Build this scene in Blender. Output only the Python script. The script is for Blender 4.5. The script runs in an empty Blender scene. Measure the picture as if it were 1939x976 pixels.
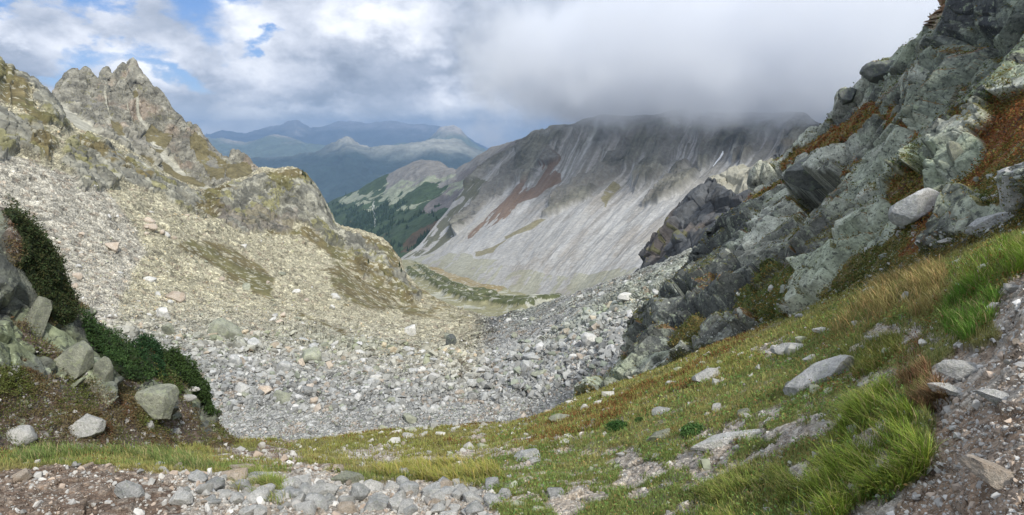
import bpy, bmesh, math, time
import numpy as np
from mathutils import Vector, Matrix, Euler
T0 = time.time()
R_ = math.radians
rng = np.random.default_rng(7)
sc = bpy.context.scene
COL = sc.collection

# ------------------------------------------------------------------ camera
FPX = 1155.0; W0, H0 = 1939.0, 976.0
PITCH = R_(11.5)
cam = bpy.data.cameras.new('camera'); camo = bpy.data.objects.new('camera', cam); COL.objects.link(camo)
cam.sensor_fit = 'HORIZONTAL'; cam.sensor_width = 36.0; cam.lens = 36.0 * FPX / W0
cam.clip_start = 0.05; cam.clip_end = 120000
camo.location = (0, 0, 0); camo.rotation_euler = (math.pi / 2 - PITCH, 0, 0)
sc.camera = camo

# ------------------------------------------------------------------ sky, sun, exposure
SUN_AZ, SUN_EL = R_(153), R_(45)      # azimuth from +Y towards +X (sun behind the camera, to the right), elevation
sc.view_settings.view_transform = 'Standard'; sc.view_settings.look = 'None'
sc.view_settings.exposure = 0.62; sc.view_settings.gamma = 1.0
sc.view_settings.use_curve_mapping = False
sc.cycles.max_bounces = 11; sc.cycles.diffuse_bounces = 3; sc.cycles.glossy_bounces = 1
sc.cycles.transmission_bounces = 2; sc.cycles.volume_bounces = 10; sc.cycles.transparent_max_bounces = 4
sc.cycles.use_denoising = True
try: sc.cycles.denoiser = 'OPENIMAGEDENOISE'
except Exception: pass

class NT:
    def __init__(s, tree):
        s.t = tree; s.n = tree.nodes; s.l = tree.links
    def add(s, typ, **kw):
        nd = s.n.new(typ)
        ins = kw.pop('ins', {})
        for k, v in kw.items(): setattr(nd, k, v)
        for k, v in ins.items():
            if hasattr(v, 'is_output') or isinstance(v, bpy.types.NodeSocket): s.l.new(v, nd.inputs[k])
            else: nd.inputs[k].default_value = v
        return nd
    def math(s, op, a, b=None, clamp=False):
        nd = s.n.new('ShaderNodeMath'); nd.operation = op; nd.use_clamp = clamp
        for i, v in enumerate((a, b)):
            if v is None: continue
            if isinstance(v, bpy.types.NodeSocket): s.l.new(v, nd.inputs[i])
            else: nd.inputs[i].default_value = v
        return nd.outputs[0]
    def vmath(s, op, a, b=None):
        nd = s.n.new('ShaderNodeVectorMath'); nd.operation = op
        for i, v in enumerate((a, b)):
            if v is None: continue
            if isinstance(v, bpy.types.NodeSocket): s.l.new(v, nd.inputs[i])
            else: nd.inputs[i].default_value = v
        return nd
    def rng(s, v, a, b, c=0.0, d=1.0, smooth=True):
        nd = s.n.new('ShaderNodeMapRange'); nd.interpolation_type = 'SMOOTHSTEP' if smooth else 'LINEAR'
        s.l.new(v, nd.inputs['Value'])
        for k, x in (('From Min', a), ('From Max', b), ('To Min', c), ('To Max', d)): nd.inputs[k].default_value = x
        return nd.outputs[0]
    def mix(s, f, a, b, blend='MIX'):
        nd = s.n.new('ShaderNodeMix'); nd.data_type = 'RGBA'; nd.blend_type = blend
        for k, v in ((0, f), (6, a), (7, b)):
            if isinstance(v, bpy.types.NodeSocket): s.l.new(v, nd.inputs[k])
            else: nd.inputs[k].default_value = v if k == 0 else (*v[:3], 1)
        return nd.outputs[2]
    def noise(s, vec, scale, detail=5, rough=.55, dist=0.0, typ='FBM'):
        nd = s.n.new('ShaderNodeTexNoise')
        if vec is not None: s.l.new(vec, nd.inputs['Vector'])
        nd.inputs['Scale'].default_value = scale; nd.inputs['Detail'].default_value = detail
        nd.inputs['Roughness'].default_value = rough; nd.inputs['Distortion'].default_value = dist
        return nd.outputs[0]

def dirv(px, py):
    x = (px - W0 / 2) / FPX; y = (H0 / 2 - py) / FPX
    c, s_ = math.cos(PITCH), math.sin(PITCH)
    v = np.array([x, c + y * s_, -s_ + y * c]); return v / np.linalg.norm(v)

def build_world():
    w = bpy.data.worlds.new('World'); sc.world = w; w.use_nodes = True
    w.node_tree.nodes.clear(); g = NT(w.node_tree)
    sky = g.add('ShaderNodeTexSky', sky_type='NISHITA', sun_disc=False, sun_elevation=SUN_EL, sun_rotation=SUN_AZ, altitude=2500)
    tc = g.add('ShaderNodeTexCoord'); d = tc.outputs['Generated']
    nrm = g.vmath('NORMALIZE', d).outputs[0]
    sep = g.add('ShaderNodeSeparateXYZ', ins={0: nrm})
    # cloud coordinates: direction, a little flattened so that clouds are wider than tall
    zc = g.math('ADD', g.math('MAXIMUM', sep.outputs[2], -.05), 0.75)
    comb = g.add('ShaderNodeCombineXYZ', ins={0: g.math('DIVIDE', sep.outputs[0], zc), 1: g.math('DIVIDE', sep.outputs[1], zc), 2: g.math('MULTIPLY', sep.outputs[2], 1.3)})
    cv = comb.outputs[0]
    n1 = g.noise(cv, 3.6, 9, .55, .1)
    n2 = g.noise(g.vmath('ADD', cv, (3.1, 5.2, 1.7)).outputs[0], 8.5, 8, .58, .1)
    n3 = g.noise(g.vmath('ADD', cv, (7.3, 2.1, 4.4)).outputs[0], 5.2, 9, .56, .1)
    wig = g.add('ShaderNodeTexNoise', ins={'Vector': cv, 'Scale': 4.5, 'Detail': 8.0, 'Roughness': .62})
    wv = g.vmath('SUBTRACT', wig.outputs['Color'], (.5, .5, .5)).outputs[0]
    wv = g.vmath('MULTIPLY', wv, (.30, .30, .22)).outputs[0]
    dw = g.vmath('ADD', nrm, wv).outputs[0]
    def blob(px, py, r0, sx=1.0, sz=1.0):
        c = dirv(px, py)
        df = g.vmath('SUBTRACT', dw, tuple(c)).outputs[0]
        df = g.vmath('MULTIPLY', df, (1 / sx, 1 / sx, 1 / sz)).outputs[0]
        ln = g.vmath('LENGTH', df).outputs['Value']
        return g.rng(ln, r0, 0.0)
    def mx(*a):
        r = a[0]
        for b in a[1:]: r = g.math('MAXIMUM', r, b)
        return r
    hole = mx(blob(355, 18, .12, 1.2, .6), blob(140, 5, .08, 1.4, .45), blob(232, 118, .11, 1.2, .5), blob(320, 140, .09, 1.3, .45),
              blob(150, 130, .07, 1.5, .4), blob(510, 66, .05, 1.4, .5), blob(8, 22, .06, 1, .7), blob(430, 6, .09, 1.2, .6), blob(248, 50, .07, .8, .8))
    cover = g.math('SUBTRACT', 1.0, g.rng(g.math('ADD', g.math('MULTIPLY', hole, 1.1), g.math('MULTIPLY', g.math('ADD', n2, n1), -.75)), -.22, .34))
    bright = mx(blob(440, 95, .20, 1.6, .7), blob(205, 72, .14, 1.2, .8), blob(590, 218, .17, 2.2, .25), blob(400, 232, .10, 2, .25), blob(880, 185, .13, 1.4, .4),
                blob(1120, 90, .12, 1.0, .8), blob(720, 50, .14, 1.4, .6), blob(95, 160, .08, 1.8, .35), blob(310, 165, .08, 1.5, .45), blob(30, 50, .08, 1, .5))
    spot = mx(blob(1455, 95, .17, .55, 1.1), blob(1110, 110, .12, .9, .8))
    dark = mx(blob(480, 162, .18, 1.8, .36), blob(640, 130, .14, 1.6, .45), blob(70, 95, .14, 1.3, .5), blob(760, 215, .13, 1.8, .30), blob(1290, 130, .2, 1.2, .7), blob(980, 60, .13, 1.4, .5), blob(860, 120, .12, 1.4, .5))
    right = g.rng(sep.outputs[0], -.10, .14)            # the solid grey cloud bank on the right
    val = g.math('ADD', .43, g.math('MULTIPLY', g.math('SUBTRACT', n2, .5), g.rng(right, 0, 1, .75, .10)))
    val = g.math('ADD', val, g.math('MULTIPLY', g.math('SUBTRACT', n1, .5), g.rng(right, 0, 1, .60, .25)))
    val = g.math('ADD', val, g.math('MULTIPLY', bright, g.rng(n3, .34, .60, .06, .50)))
    val = g.math('ADD', val, g.math('MULTIPLY', spot, .22))
    val = g.math('SUBTRACT', val, g.math('MULTIPLY', dark, .15))
    val = g.math('MAXIMUM', val, .22)
    ramp = g.add('ShaderNodeValToRGB', ins={0: val})
    e = ramp.color_ramp.elements
    e[0].position = .18; e[0].color = (.185, .215, .280, 1)
    e[1].position = 1.0; e[1].color = (.90, .91, .94, 1)
    for p, c in ((.33, (.245, .285, .355)), (.50, (.360, .400, .480)), (.72, (.58, .61, .68))):
        x = ramp.color_ramp.elements.new(p); x.color = (*c, 1)
    # behind the camera and overhead the sky is bright broken cloud
    back = g.rng(sep.outputs[1], .25, -.25)
    up = g.rng(sep.outputs[2], .42, .8)
    ccol = g.mix(mx(back, up), ramp.outputs[0], (.64, .68, .76))
    skyc = g.mix(1.0, sky.outputs[0], (.085, .085, .085), 'MULTIPLY')
    skyc = g.mix(.45, skyc, (.045, .17, .52))
    out = g.mix(cover, skyc, ccol)
    # bright broken cumulus along the far horizon
    low = g.rng(sep.outputs[2], .075, -.01)
    cum = g.mix(g.rng(n2, .40, .60), (.56, .61, .68), (1.0, 1.0, 1.0))
    out = g.mix(g.math('MULTIPLY', g.math('MULTIPLY', low, g.rng(right, 0, 1, .85, .0)), g.rng(n1, .35, .55, .45, 1.0)), out, cum)
    glow = blob(905, 270, .07, .9, .6)
    out = g.mix(g.math('MULTIPLY', glow, .85), out, (.98, .88, .74))
    bg = g.add('ShaderNodeBackground', ins={'Color': out, 'Strength': 1.0})
    wo = g.add('ShaderNodeOutputWorld', ins={0: bg.outputs[0]})
    w.cycles.sampling_method = 'MANUAL'; w.cycles.sample_map_resolution = 512
build_world()
sun = bpy.data.lights.new('sun', 'SUN'); suno = bpy.data.objects.new('sun', sun); COL.objects.link(suno)
sun.energy = 2.5; sun.angle = R_(5); sun.color = (1.0, .95, .86)
sd = Vector((math.sin(SUN_AZ) * math.cos(SUN_EL), math.cos(SUN_AZ) * math.cos(SUN_EL), math.sin(SUN_EL)))
suno.rotation_euler = sd.to_track_quat('Z', 'Y').to_euler()

# ------------------------------------------------------------------ numpy helpers
F32 = np.float32
LN = 64
_lat = rng.random((LN, LN, LN)).astype(F32)
_jit = rng.random((32, 32, 32, 6)).astype(F32)
def vnoise(p):
    """smooth value noise in -1..1, p (N,3)"""
    out = np.empty(len(p), F32)
    for s0 in range(0, len(p), 200000):
        q = p[s0:s0 + 200000]
        f = np.floor(q); t = (q - f).astype(F32); i = f.astype(np.int64) & (LN - 1)
        t = t * t * t * (t * (t * 6 - 15) + 10)
        j = (i + 1) & (LN - 1)
        x0, y0, z0 = i.T; x1, y1, z1 = j.T; tx, ty, tz = t.T
        a = _lat[x0, y0, z0] * (1 - tx) + _lat[x1, y0, z0] * tx
        b = _lat[x0, y1, z0] * (1 - tx) + _lat[x1, y1, z0] * tx
        c = _lat[x0, y0, z1] * (1 - tx) + _lat[x1, y0, z1] * tx
        d = _lat[x0, y1, z1] * (1 - tx) + _lat[x1, y1, z1] * tx
        a = a * (1 - ty) + b * ty; c = c * (1 - ty) + d * ty
        out[s0:s0 + 200000] = (a * (1 - tz) + c * tz) * 2 - 1
    return out
_rot = np.array(Euler((.7, 1.1, .4)).to_matrix())
def fbm(p, scale, octs=5, gain=.5, ridged=False):
    p = np.asarray(p, np.float64) / scale; a = 1.0; tot = 0; s = 0
    for k in range(octs):
        n = vnoise(p)
        if ridged: n = 1 - 2 * np.abs(n)
        s = s + a * n; tot += a; a *= gain
        p = p @ _rot.T * 2.03 + 17.3
    return (s / tot).astype(F32)
def voro(p, want_off=True):
    """p (N,3) in cell units -> F1, F2, offset to centre (N,3), random (N,3)"""
    N = len(p); F1o = np.empty(N, F32); F2o = np.empty(N, F32); OFF = np.empty((N, 3), F32); RND = np.empty((N, 3), F32)
    for s0 in range(0, N, 150000):
        q = p[s0:s0 + 150000]; f = np.floor(q); fr = (q - f).astype(F32); ii = f.astype(np.int64)
        n = len(q); b1 = np.full(n, 9., F32); b2 = np.full(n, 9., F32); off = np.zeros((n, 3), F32); rd = np.zeros((n, 3), F32)
        for dx in (-1, 0, 1):
            for dy in (-1, 0, 1):
                for dz in (-1, 0, 1):
                    J = _jit[(ii[:, 0] + dx) & 31, (ii[:, 1] + dy) & 31, (ii[:, 2] + dz) & 31]
                    v = fr - (J[:, :3] + np.array([dx, dy, dz], F32))
                    dd = np.sqrt((v * v).sum(1))
                    c = dd < b1
                    b2 = np.where(c, b1, np.minimum(b2, dd))
                    b1 = np.where(c, dd, b1)
                    off[c] = v[c]; rd[c] = J[c, 3:]
        F1o[s0:s0 + n] = b1; F2o[s0:s0 + n] = b2; OFF[s0:s0 + n] = off; RND[s0:s0 + n] = rd
    return F1o, F2o, OFF, RND
def facet(p, size, amp, tilt=.6, crack=.25, aniso=None, jump=1.0):
    """height of fractured rock: each cell its own tilted face, cracks where cells meet"""
    q = p if aniso is None else p @ aniso.T
    f1, f2, off, rd = voro(q / size)
    h = (rd[:, 0] - .5) * 2 * jump + ((rd - .5) * off).sum(1) * 2 * tilt
    e = np.clip((f2 - f1) / .10, 0, 1)
    return (amp * h - amp * crack * (1 - e)).astype(F32), rd, e
def P(px, py, Y):
    px = np.asarray(px, float); py = np.asarray(py, float); Y = np.asarray(Y, float)
    x = (px - W0 / 2) / FPX; y = (H0 / 2 - py) / FPX
    c, s_ = math.cos(PITCH), math.sin(PITCH)
    wy = c + y * s_; wz = -s_ + y * c
    return np.stack([x / wy * Y, Y, wz / wy * Y], -1)
def proj(p):
    c, s_ = math.cos(PITCH), math.sin(PITCH)
    dz = p[..., 1] * c - p[..., 2] * s_; up = p[..., 1] * s_ + p[..., 2] * c
    dz = np.maximum(dz, 1e-3)
    return W0 / 2 + FPX * p[..., 0] / dz, H0 / 2 - FPX * up / dz
def inpoly(x, y, poly):
    poly = np.asarray(poly, float); r = np.zeros(x.shape, bool); n = len(poly)
    for i in range(n):
        x0, y0 = poly[i]; x1, y1 = poly[(i + 1) % n]
        if y0 == y1: continue
        c = ((y0 > y) != (y1 > y)) & (x < (x1 - x0) * (y - y0) / (y1 - y0) + x0)
        r ^= c
    return r
def segd(x, y, pts):
    d = np.full(x.shape, 1e9)
    for (x0, y0), (x1, y1) in zip(pts[:-1], pts[1:]):
        t = np.clip(((x - x0) * (x1 - x0) + (y - y0) * (y1 - y0)) / ((x1 - x0) ** 2 + (y1 - y0) ** 2), 0, 1)
        d = np.minimum(d, np.hypot(x - x0 - t * (x1 - x0), y - y0 - t * (y1 - y0)))
    return d
def sstep(a, b, x):
    t = np.clip((x - a) / (b - a), 0, 1); return t * t * (3 - 2 * t)
def lerp(a, b, t):
    t = np.asarray(t)[..., None]; return a * (1 - t) + b * t
def C3(*c): return np.array(c, float)

class Sheet: pass
def make_sheet(rows, nu, nvs, urange=(0, 1), linear=False):
    """rows of (px,py,Y) keys from near to far; returns base grid (nv,nu,3)"""
    u = np.linspace(urange[0], urange[1], nu)
    R = []
    for r in rows:
        r = np.array(r, float); px = r[0, 0] + (r[-1, 0] - r[0, 0]) * u
        R.append(P(px, np.interp(px, r[:, 0], r[:, 1]), np.exp(np.interp(px, r[:, 0], np.log(r[:, 2])))))
    R = np.array(R); K = len(R); out = []; vv = []
    for k in range(K - 1):
        n = nvs[k]; t = np.linspace(0, 1, n, endpoint=(k == K - 2))[:, None, None]
        a = R[k]; b = R[k + 1]; pa = R[max(k - 1, 0)]; pb = R[min(k + 2, K - 1)]
        if linear: q = a + (b - a) * t
        else:
            la = np.linalg.norm(b - a, axis=-1, keepdims=True)
            m0 = (b - pa) / (la + np.linalg.norm(a - pa, axis=-1, keepdims=True) + 1e-6) * la if k > 0 else (b - a)
            m1 = (pb - a) / (la + np.linalg.norm(pb - b, axis=-1, keepdims=True) + 1e-6) * la if k < K - 2 else (b - a)
            q = (2 * t**3 - 3 * t**2 + 1) * a + (t**3 - 2 * t**2 + t) * m0 * .8 + (-2 * t**3 + 3 * t**2) * b + (t**3 - t**2) * m1 * .8
        out.append(q); vv.append(np.full(n, k) + t[:, 0, 0])
    s = Sheet(); s.B = np.concatenate(out, 0); s.v = np.concatenate(vv); s.u = u
    s.nv, s.nu = s.B.shape[:2]
    s.px, s.py = proj(s.B)
    s.N = grid_normals(blur(s.B, 3))
    s.Pf = s.B.reshape(-1, 3); s.Nf = s.N.reshape(-1, 3)
    s.V = np.repeat(s.v[:, None], s.nu, 1); s.U = np.repeat(s.u[None], s.nv, 0)
    return s
def blur(G, n):
    G = G.copy()
    for _ in range(n):
        G[1:-1] = (G[:-2] + 2 * G[1:-1] + G[2:]) / 4
        G[:, 1:-1] = (G[:, :-2] + 2 * G[:, 1:-1] + G[:, 2:]) / 4
    return G
def grid_normals(G):
    du = np.gradient(G, axis=1); dv = np.gradient(G, axis=0)
    n = np.cross(du, dv); n /= np.linalg.norm(n, axis=-1, keepdims=True) + 1e-12
    return n
def displace(s, h, upmix=0.0):
    n = s.N if upmix == 0 else s.N * (1 - upmix) + np.array([0, 0, 1.]) * upmix
    s.G = s.B + n * h.reshape(s.nv, s.nu, 1)
    s.GN = grid_normals(s.G)
def mesh_np(name, verts, faces, mat, cols=None, smooth=True, attrs=None):
    me = bpy.data.meshes.new(name); verts = np.asarray(verts, F32).reshape(-1, 3); faces = np.asarray(faces, np.int32)
    nf, k = faces.shape
    me.vertices.add(len(verts)); me.vertices.foreach_set('co', verts.ravel())
    me.loops.add(nf * k); me.loops.foreach_set('vertex_index', faces.ravel())
    me.polygons.add(nf); me.polygons.foreach_set('loop_start', np.arange(0, nf * k, k, dtype=np.int32))
    me.polygons.foreach_set('use_smooth', np.full(nf, smooth))
    if cols is not None:
        a = me.color_attributes.new('Col', 'FLOAT_COLOR', 'POINT')
        c = np.ones((len(verts), 4), F32); c[:, :3] = np.asarray(cols, F32).reshape(-1, 3)
        a.data.foreach_set('color', c.ravel())
    if mat: me.materials.append(mat)
    me.update(calc_edges=True); me.validate()
    return me
def obj(name, me, parent=None):
    o = bpy.data.objects.new(name, me); COL.objects.link(o)
    if parent is not None: o.parent = parent
    return o
def tag(o, label=None, cat=None, group=None, kind=None):
    for k, v in (('label', label), ('category', cat), ('group', group), ('kind', kind)):
        if v: o[k] = v
    return o
def grid_faces(nv, nu):
    i = np.arange(nv * nu).reshape(nv, nu)
    return np.stack([i[:-1, :-1], i[:-1, 1:], i[1:, 1:], i[1:, :-1]], -1).reshape(-1, 4)
def sheet_obj(name, s, mat, col, smooth=True, mat2=None, mask=None):
    fc = grid_faces(s.nv, s.nu)
    me = mesh_np(name, s.G, fc, mat, np.clip(col, .005, .95), smooth)
    if mat2:
        me.materials.append(mat2); me.polygons.foreach_set('material_index', (mask.ravel()[fc[:, 0]] > .5).astype(np.int32)); me.update()
    return obj(name, me)
def lum(t0): print('T %.1f %s' % (time.time() - T0, t0))

# ------------------------------------------------------------------ materials
def mat_ground(name, sc1, sc2, var=.5, bump=.02, bscale=None, rough=.95, vor=None, speck=None, dark=None):
    """colour attribute x fine noise, with bump; scales in object units (metres)"""
    m = bpy.data.materials.new(name); m.use_nodes = True; g = NT(m.node_tree); g.n.clear()
    at = g.add('ShaderNodeAttribute', attribute_name='Col'); co = g.add('ShaderNodeTexCoord').outputs['Object']
    n1 = g.noise(co, 1 / sc1, 6, .62); n2 = g.noise(co, 1 / sc2, 5, .65)
    f = g.math('MULTIPLY', g.rng(n1, .25, .75, 1 - var, 1 + var, False), g.rng(n2, .25, .75, 1 - var * .8, 1 + var * .8, False))
    ht = g.math('ADD', g.math('MULTIPLY', n1, .6), g.math('MULTIPLY', n2, .4))
    col = at.outputs['Color']
    if vor:
        cv = g.add('ShaderNodeTexVoronoi', feature='F1', ins={'Vector': co, 'Scale': 1 / vor})
        cs = g.add('ShaderNodeSeparateColor', ins={0: cv.outputs['Color']})
        f = g.math('MULTIPLY', f, g.rng(cs.outputs[0], 0, 1, .62, 1.32, False))
        ed = g.add('ShaderNodeTexVoronoi', feature='DISTANCE_TO_EDGE', ins={'Vector': co, 'Scale': 1 / vor})
        ht = g.math('ADD', g.math('MULTIPLY', ht, .6), g.math('ADD', g.math('MULTIPLY', g.rng(ed.outputs['Distance'], 0, .2), .5), g.math('MULTIPLY', cs.outputs[1], .6)))
    mul = g.add('ShaderNodeCombineXYZ', ins={0: f, 1: f, 2: f}).outputs[0]
    col = g.mix(1.0, col, mul, 'MULTIPLY')
    if speck:
        s1 = g.rng(g.noise(co, 1 / speck[0], 4, .7), speck[2], speck[2] + .07)
        col = g.mix(g.math('MULTIPLY', s1, speck[3]), col, speck[1])
    if dark:
        s2 = g.rng(g.noise(g.vmath('ADD', co, (5.3, 9.1, 2.2)).outputs[0], 1 / dark[0], 5, .72), dark[2], dark[2] + .06)
        col = g.mix(g.math('MULTIPLY', s2, dark[3]), col, dark[1])
    bp = g.add('ShaderNodeBump', ins={'Height': ht, 'Distance': bump, 'Strength': 1.0})
    b = g.add('ShaderNodeBsdfPrincipled', ins={'Base Color': col, 'Roughness': rough, 'Normal': bp.outputs[0]})
    b.inputs['Specular IOR Level'].default_value = .15
    g.add('ShaderNodeOutputMaterial', ins={0: b.outputs[0]})
    return m
def mat_leaf(name, rough=.7, trans=.25):
    m = bpy.data.materials.new(name); m.use_nodes = True; g = NT(m.node_tree); g.n.clear()
    at = g.add('ShaderNodeAttribute', attribute_name='Col')
    b = g.add('ShaderNodeBsdfPrincipled', ins={'Base Color': at.outputs['Color'], 'Roughness': rough}); b.inputs['Specular IOR Level'].default_value = .25
    t = g.add('ShaderNodeBsdfTranslucent', ins={'Color': at.outputs['Color']})
    x = g.add('ShaderNodeMixShader', ins={0: trans, 1: b.outputs[0], 2: t.outputs[0]})
    g.add('ShaderNodeOutputMaterial', ins={0: x.outputs[0]})
    return m
M_far = mat_ground('far_mountain', 400, 90, .35, 25)
M_mid = mat_ground('valley_flank', 60, 14, .35, 4)
M_scree = mat_ground('fine_scree', 9, 2.2, .26, .45)
M_hill = mat_ground('boulder_slope', 9, 1.0, .28, .6, vor=1.15)
M_peak = mat_ground('peak_rock', 14, 3.0, .45, 1.6)
M_crag = mat_ground('lichen_rock', .6, .09, .50, .12, speck=(.22, (.42, .48, .32), .58, .55), dark=(.16, (.045, .05, .05), .55, .75))
M_crag_far = mat_ground('dark_rock', 5, 1.0, .35, .5)
M_soil = mat_ground('stony_soil', .20, .035, .30, .012, vor=.035)
M_rock = mat_ground('granite', .9, .22, .28, .05)
M_stone = mat_ground('pale_granite', .25, .05, .26, .012, speck=(.05, (.16, .17, .16), .62, .6))
M_leaf = mat_leaf('blades'); M_needle = mat_leaf('needles', .8, .12)
# ------------------------------------------------------------------ far ranges
def cl(*a): return np.array(a, float)
def warp(s, amp, scale, seed=0):
    a = vnoise(s.Pf / scale + seed).reshape(s.nv, s.nu); b = vnoise(s.Pf / scale + seed + 31.7).reshape(s.nv, s.nu)
    c = vnoise(s.Pf / scale * 3.1 + seed + 11.7).reshape(s.nv, s.nu); d = vnoise(s.Pf / scale * 3.1 + seed + 51.7).reshape(s.nv, s.nu)
    e = vnoise(s.Pf / scale * 9.1 + seed + 5.7).reshape(s.nv, s.nu)
    return s.px + amp * (a + .5 * c + .25 * e), s.py + amp * (b + .5 * d - .25 * e)
def paint(col, mask, c, a=1.0):
    m = (mask if mask.dtype != bool else mask.astype(float))[..., None] * a
    return col * (1 - m) + np.asarray(c, float) * m
def fb(s, scale, octs=5, gain=.5, seed=0., ridged=False, stretch=None):
    p = s.Pf if stretch is None else s.Pf * np.array(stretch)
    return fbm(p + seed * 7.1, scale, octs, gain, ridged).reshape(s.nv, s.nu)

def far_range(name, crest, rows, amp, nu, nvs, green, pale, seed):
    s = make_sheet(rows, nu, nvs)
    fade = np.clip(s.V, 0, None)
    h = fb(s, amp * 9, 7, .52, seed, True) * amp + fb(s, amp * 4.5, 6, .62, seed + 5, True) * amp * .62
    displace(s, h, .5)
    slope = s.GN[..., 2]
    n = fb(s, 900, 5, .55, seed + 3)
    col = np.zeros((s.nv, s.nu, 3)) + C3(*green)
    hi = sstep(pale[0], pale[1], s.G[..., 2] + n * 350)
    col = paint(col, hi, pale[2]); col = paint(col, sstep(.2, .5, fb(s, 1500, 4, .5, seed + 9)) * hi, (.45, .40, .33), .6)
    o = sheet_obj(name, s, M_far, col); tag(o, kind='structure'); return s
def build_far():
    far_range('mountains', None, [
        [(-250, 330, 19000), (2200, 330, 19000)],
        [(-250, 262, 26000), (300, 262, 26000), (380, 264, 26000), (420, 254, 26000), (460, 257, 26000), (500, 251, 26000), (530, 245, 26000), (548, 236, 26000), (560, 231, 26000), (572, 238, 26000), (590, 247, 26000), (620, 243, 26000), (650, 236, 26000), (690, 241, 26000), (740, 237, 26000), (800, 240, 26000), (850, 248, 26000), (900, 276, 26000), (950, 300, 26000), (2200, 330, 26000)],
        [(-250, 330, 28500), (2200, 380, 28500)]], 150, 1500, [60, 30], (.05, .065, .08), (-200, 600, (.20, .20, .22)), 1)
    far_range('mountains', None, [
        [(-250, 360, 12500), (2200, 360, 12500)],
        [(-250, 280, 17000), (300, 280, 17000), (380, 272, 17000), (420, 268, 17000), (470, 274, 17000), (510, 264, 17000), (540, 262, 17000), (575, 276, 17000), (620, 286, 17000), (700, 290, 17000), (800, 276, 17000), (830, 256, 17000), (860, 243, 17000), (872, 246, 17000), (890, 268, 17000), (920, 292, 17000), (980, 320, 17000), (2200, 340, 17000)],
        [(-250, 360, 20000), (2200, 400, 20000)]], 130, 1500, [80, 30], (.10, .13, .10), (-250, 100, (.34, .31, .27)), 5)
    far_range('mountains', None, [
        [(-250, 470, 6500), (2200, 470, 6500)],
        [(-250, 400, 8000), (600, 395, 8000), (2200, 400, 8500)],
        [(-250, 310, 11500), (350, 330, 11500), (420, 322, 11500), (480, 314, 11500), (560, 306, 11500), (600, 296, 11500), (640, 280, 11500), (656, 270, 11500), (668, 278, 11500), (700, 290, 11500), (760, 284, 11500), (820, 276, 11500), (870, 280, 11500), (920, 300, 11500), (980, 335, 11500), (2200, 350, 11500)],
        [(-250, 400, 14000), (2200, 450, 14000)]], 110, 1500, [60, 130, 30], (.030, .050, .048), (-500, 200, (.42, .41, .35)), 9)
    # the ground far below, one sheet to the horizon
    me = mesh_np('ground', [(-33400, -33400, -2600), (33400, -33400, -2600), (33400, 33400, -2600), (-33400, 33400, -2600)], [(0, 1, 2, 3)], M_far, [(.07, .09, .06)] * 4)
    tag(obj('ground', me), kind='structure')

# ------------------------------------------------------------------ green flank and ridge down the valley
def build_flank():
    s = make_sheet([
        [(560, 620, 2200), (760, 540, 1800), (1200, 540, 1500)],
        [(560, 520, 2600), (700, 470, 2400), (760, 460, 2150), (850, 440, 1950), (960, 420, 1800), (1200, 400, 1700)],
        [(570, 450, 3300), (640, 410, 3300), (720, 385, 3100), (800, 365, 2800), (850, 368, 2550), (900, 350, 2350), (960, 330, 2200), (1040, 310, 2100), (1200, 300, 2000)],
        [(570, 425, 4100), (600, 408, 4100), (640, 387, 4000), (680, 371, 3900), (720, 352, 3800), (740, 343, 3750), (765, 330, 3700), (790, 316, 3600), (800, 313, 3600), (815, 315, 3500), (832, 322, 3500), (850, 330, 3300), (866, 334, 3100), (880, 321, 2900), (905, 303, 2800), (930, 291, 2800), (960, 278, 2700), (990, 271, 2600), (1040, 258, 2500), (1200, 230, 2400)],
        [(570, 520, 4800), (1200, 400, 3300)]], 800, [60, 220, 200, 30])
    h = fb(s, 420, 7, .5, 2, True) * 26 * sstep(0, 1, s.V)
    wx, wy = warp(s, 9, 260)
    # gullies down the flank
    h += fb(s, 160, 4, .5, 4, True, (1, .35, .35)) * 16
    displace(s, h, .4)
    ns = fb(s, 240, 5, .55, 6); nf = fb(s, 45, 4, .6, 8)
    col = np.zeros((s.nv, s.nu, 3)) + C3(.042, .066, .034)
    rock = (s.V > 2.15 + .25 * ns) & (wx > 735)
    col = paint(col, rock, (.17, .165, .155))
    col = paint(col, inpoly(wx, wy, [(870, 330), (1060, 240), (1300, 260), (1200, 330), (1000, 340), (930, 360), (860, 400), (790, 420), (850, 370)]), (.14, .13, .125))
    pale = inpoly(wx, wy, [(690, 385), (740, 362), (860, 340), (850, 350), (800, 362), (760, 378), (700, 400)]) | inpoly(wx, wy, [(640, 384), (690, 368), (740, 344), (735, 352), (690, 378), (650, 392)]) | inpoly(wx, wy, [(755, 396), (800, 385), (830, 380), (820, 392), (770, 402)]) | inpoly(wx, wy, [(820, 385), (900, 330), (960, 310), (1000, 300), (960, 335), (880, 375)])
    col = paint(col, pale & (nf + ns > -.25), (.21, .23, .17))
    # dark stands of forest and brown heath
    forest = (ns + nf * .7 > .02) & (wy > 372) & (s.V < 2.9) & ~pale & (wy > 372 + (wx - 640) * .10)
    col = paint(col, forest, (.022, .042, .024))
    heath = (fb(s, 120, 4, .6, 17, stretch=(.6, 1, 1)) > .22) & (wy > 420) & ~forest
    col = paint(col, heath, (.085, .062, .038))
    col = paint(col, np.abs(wx - 712 - 3 * np.sin(wy / 5)) < .9, (.55, .55, .52), ((s.py > 388) & (s.py < 438))[..., None] * .55)
    o = sheet_obj('mountainside', s, M_mid, col); tag(o, kind='structure')
    return s, forest

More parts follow.
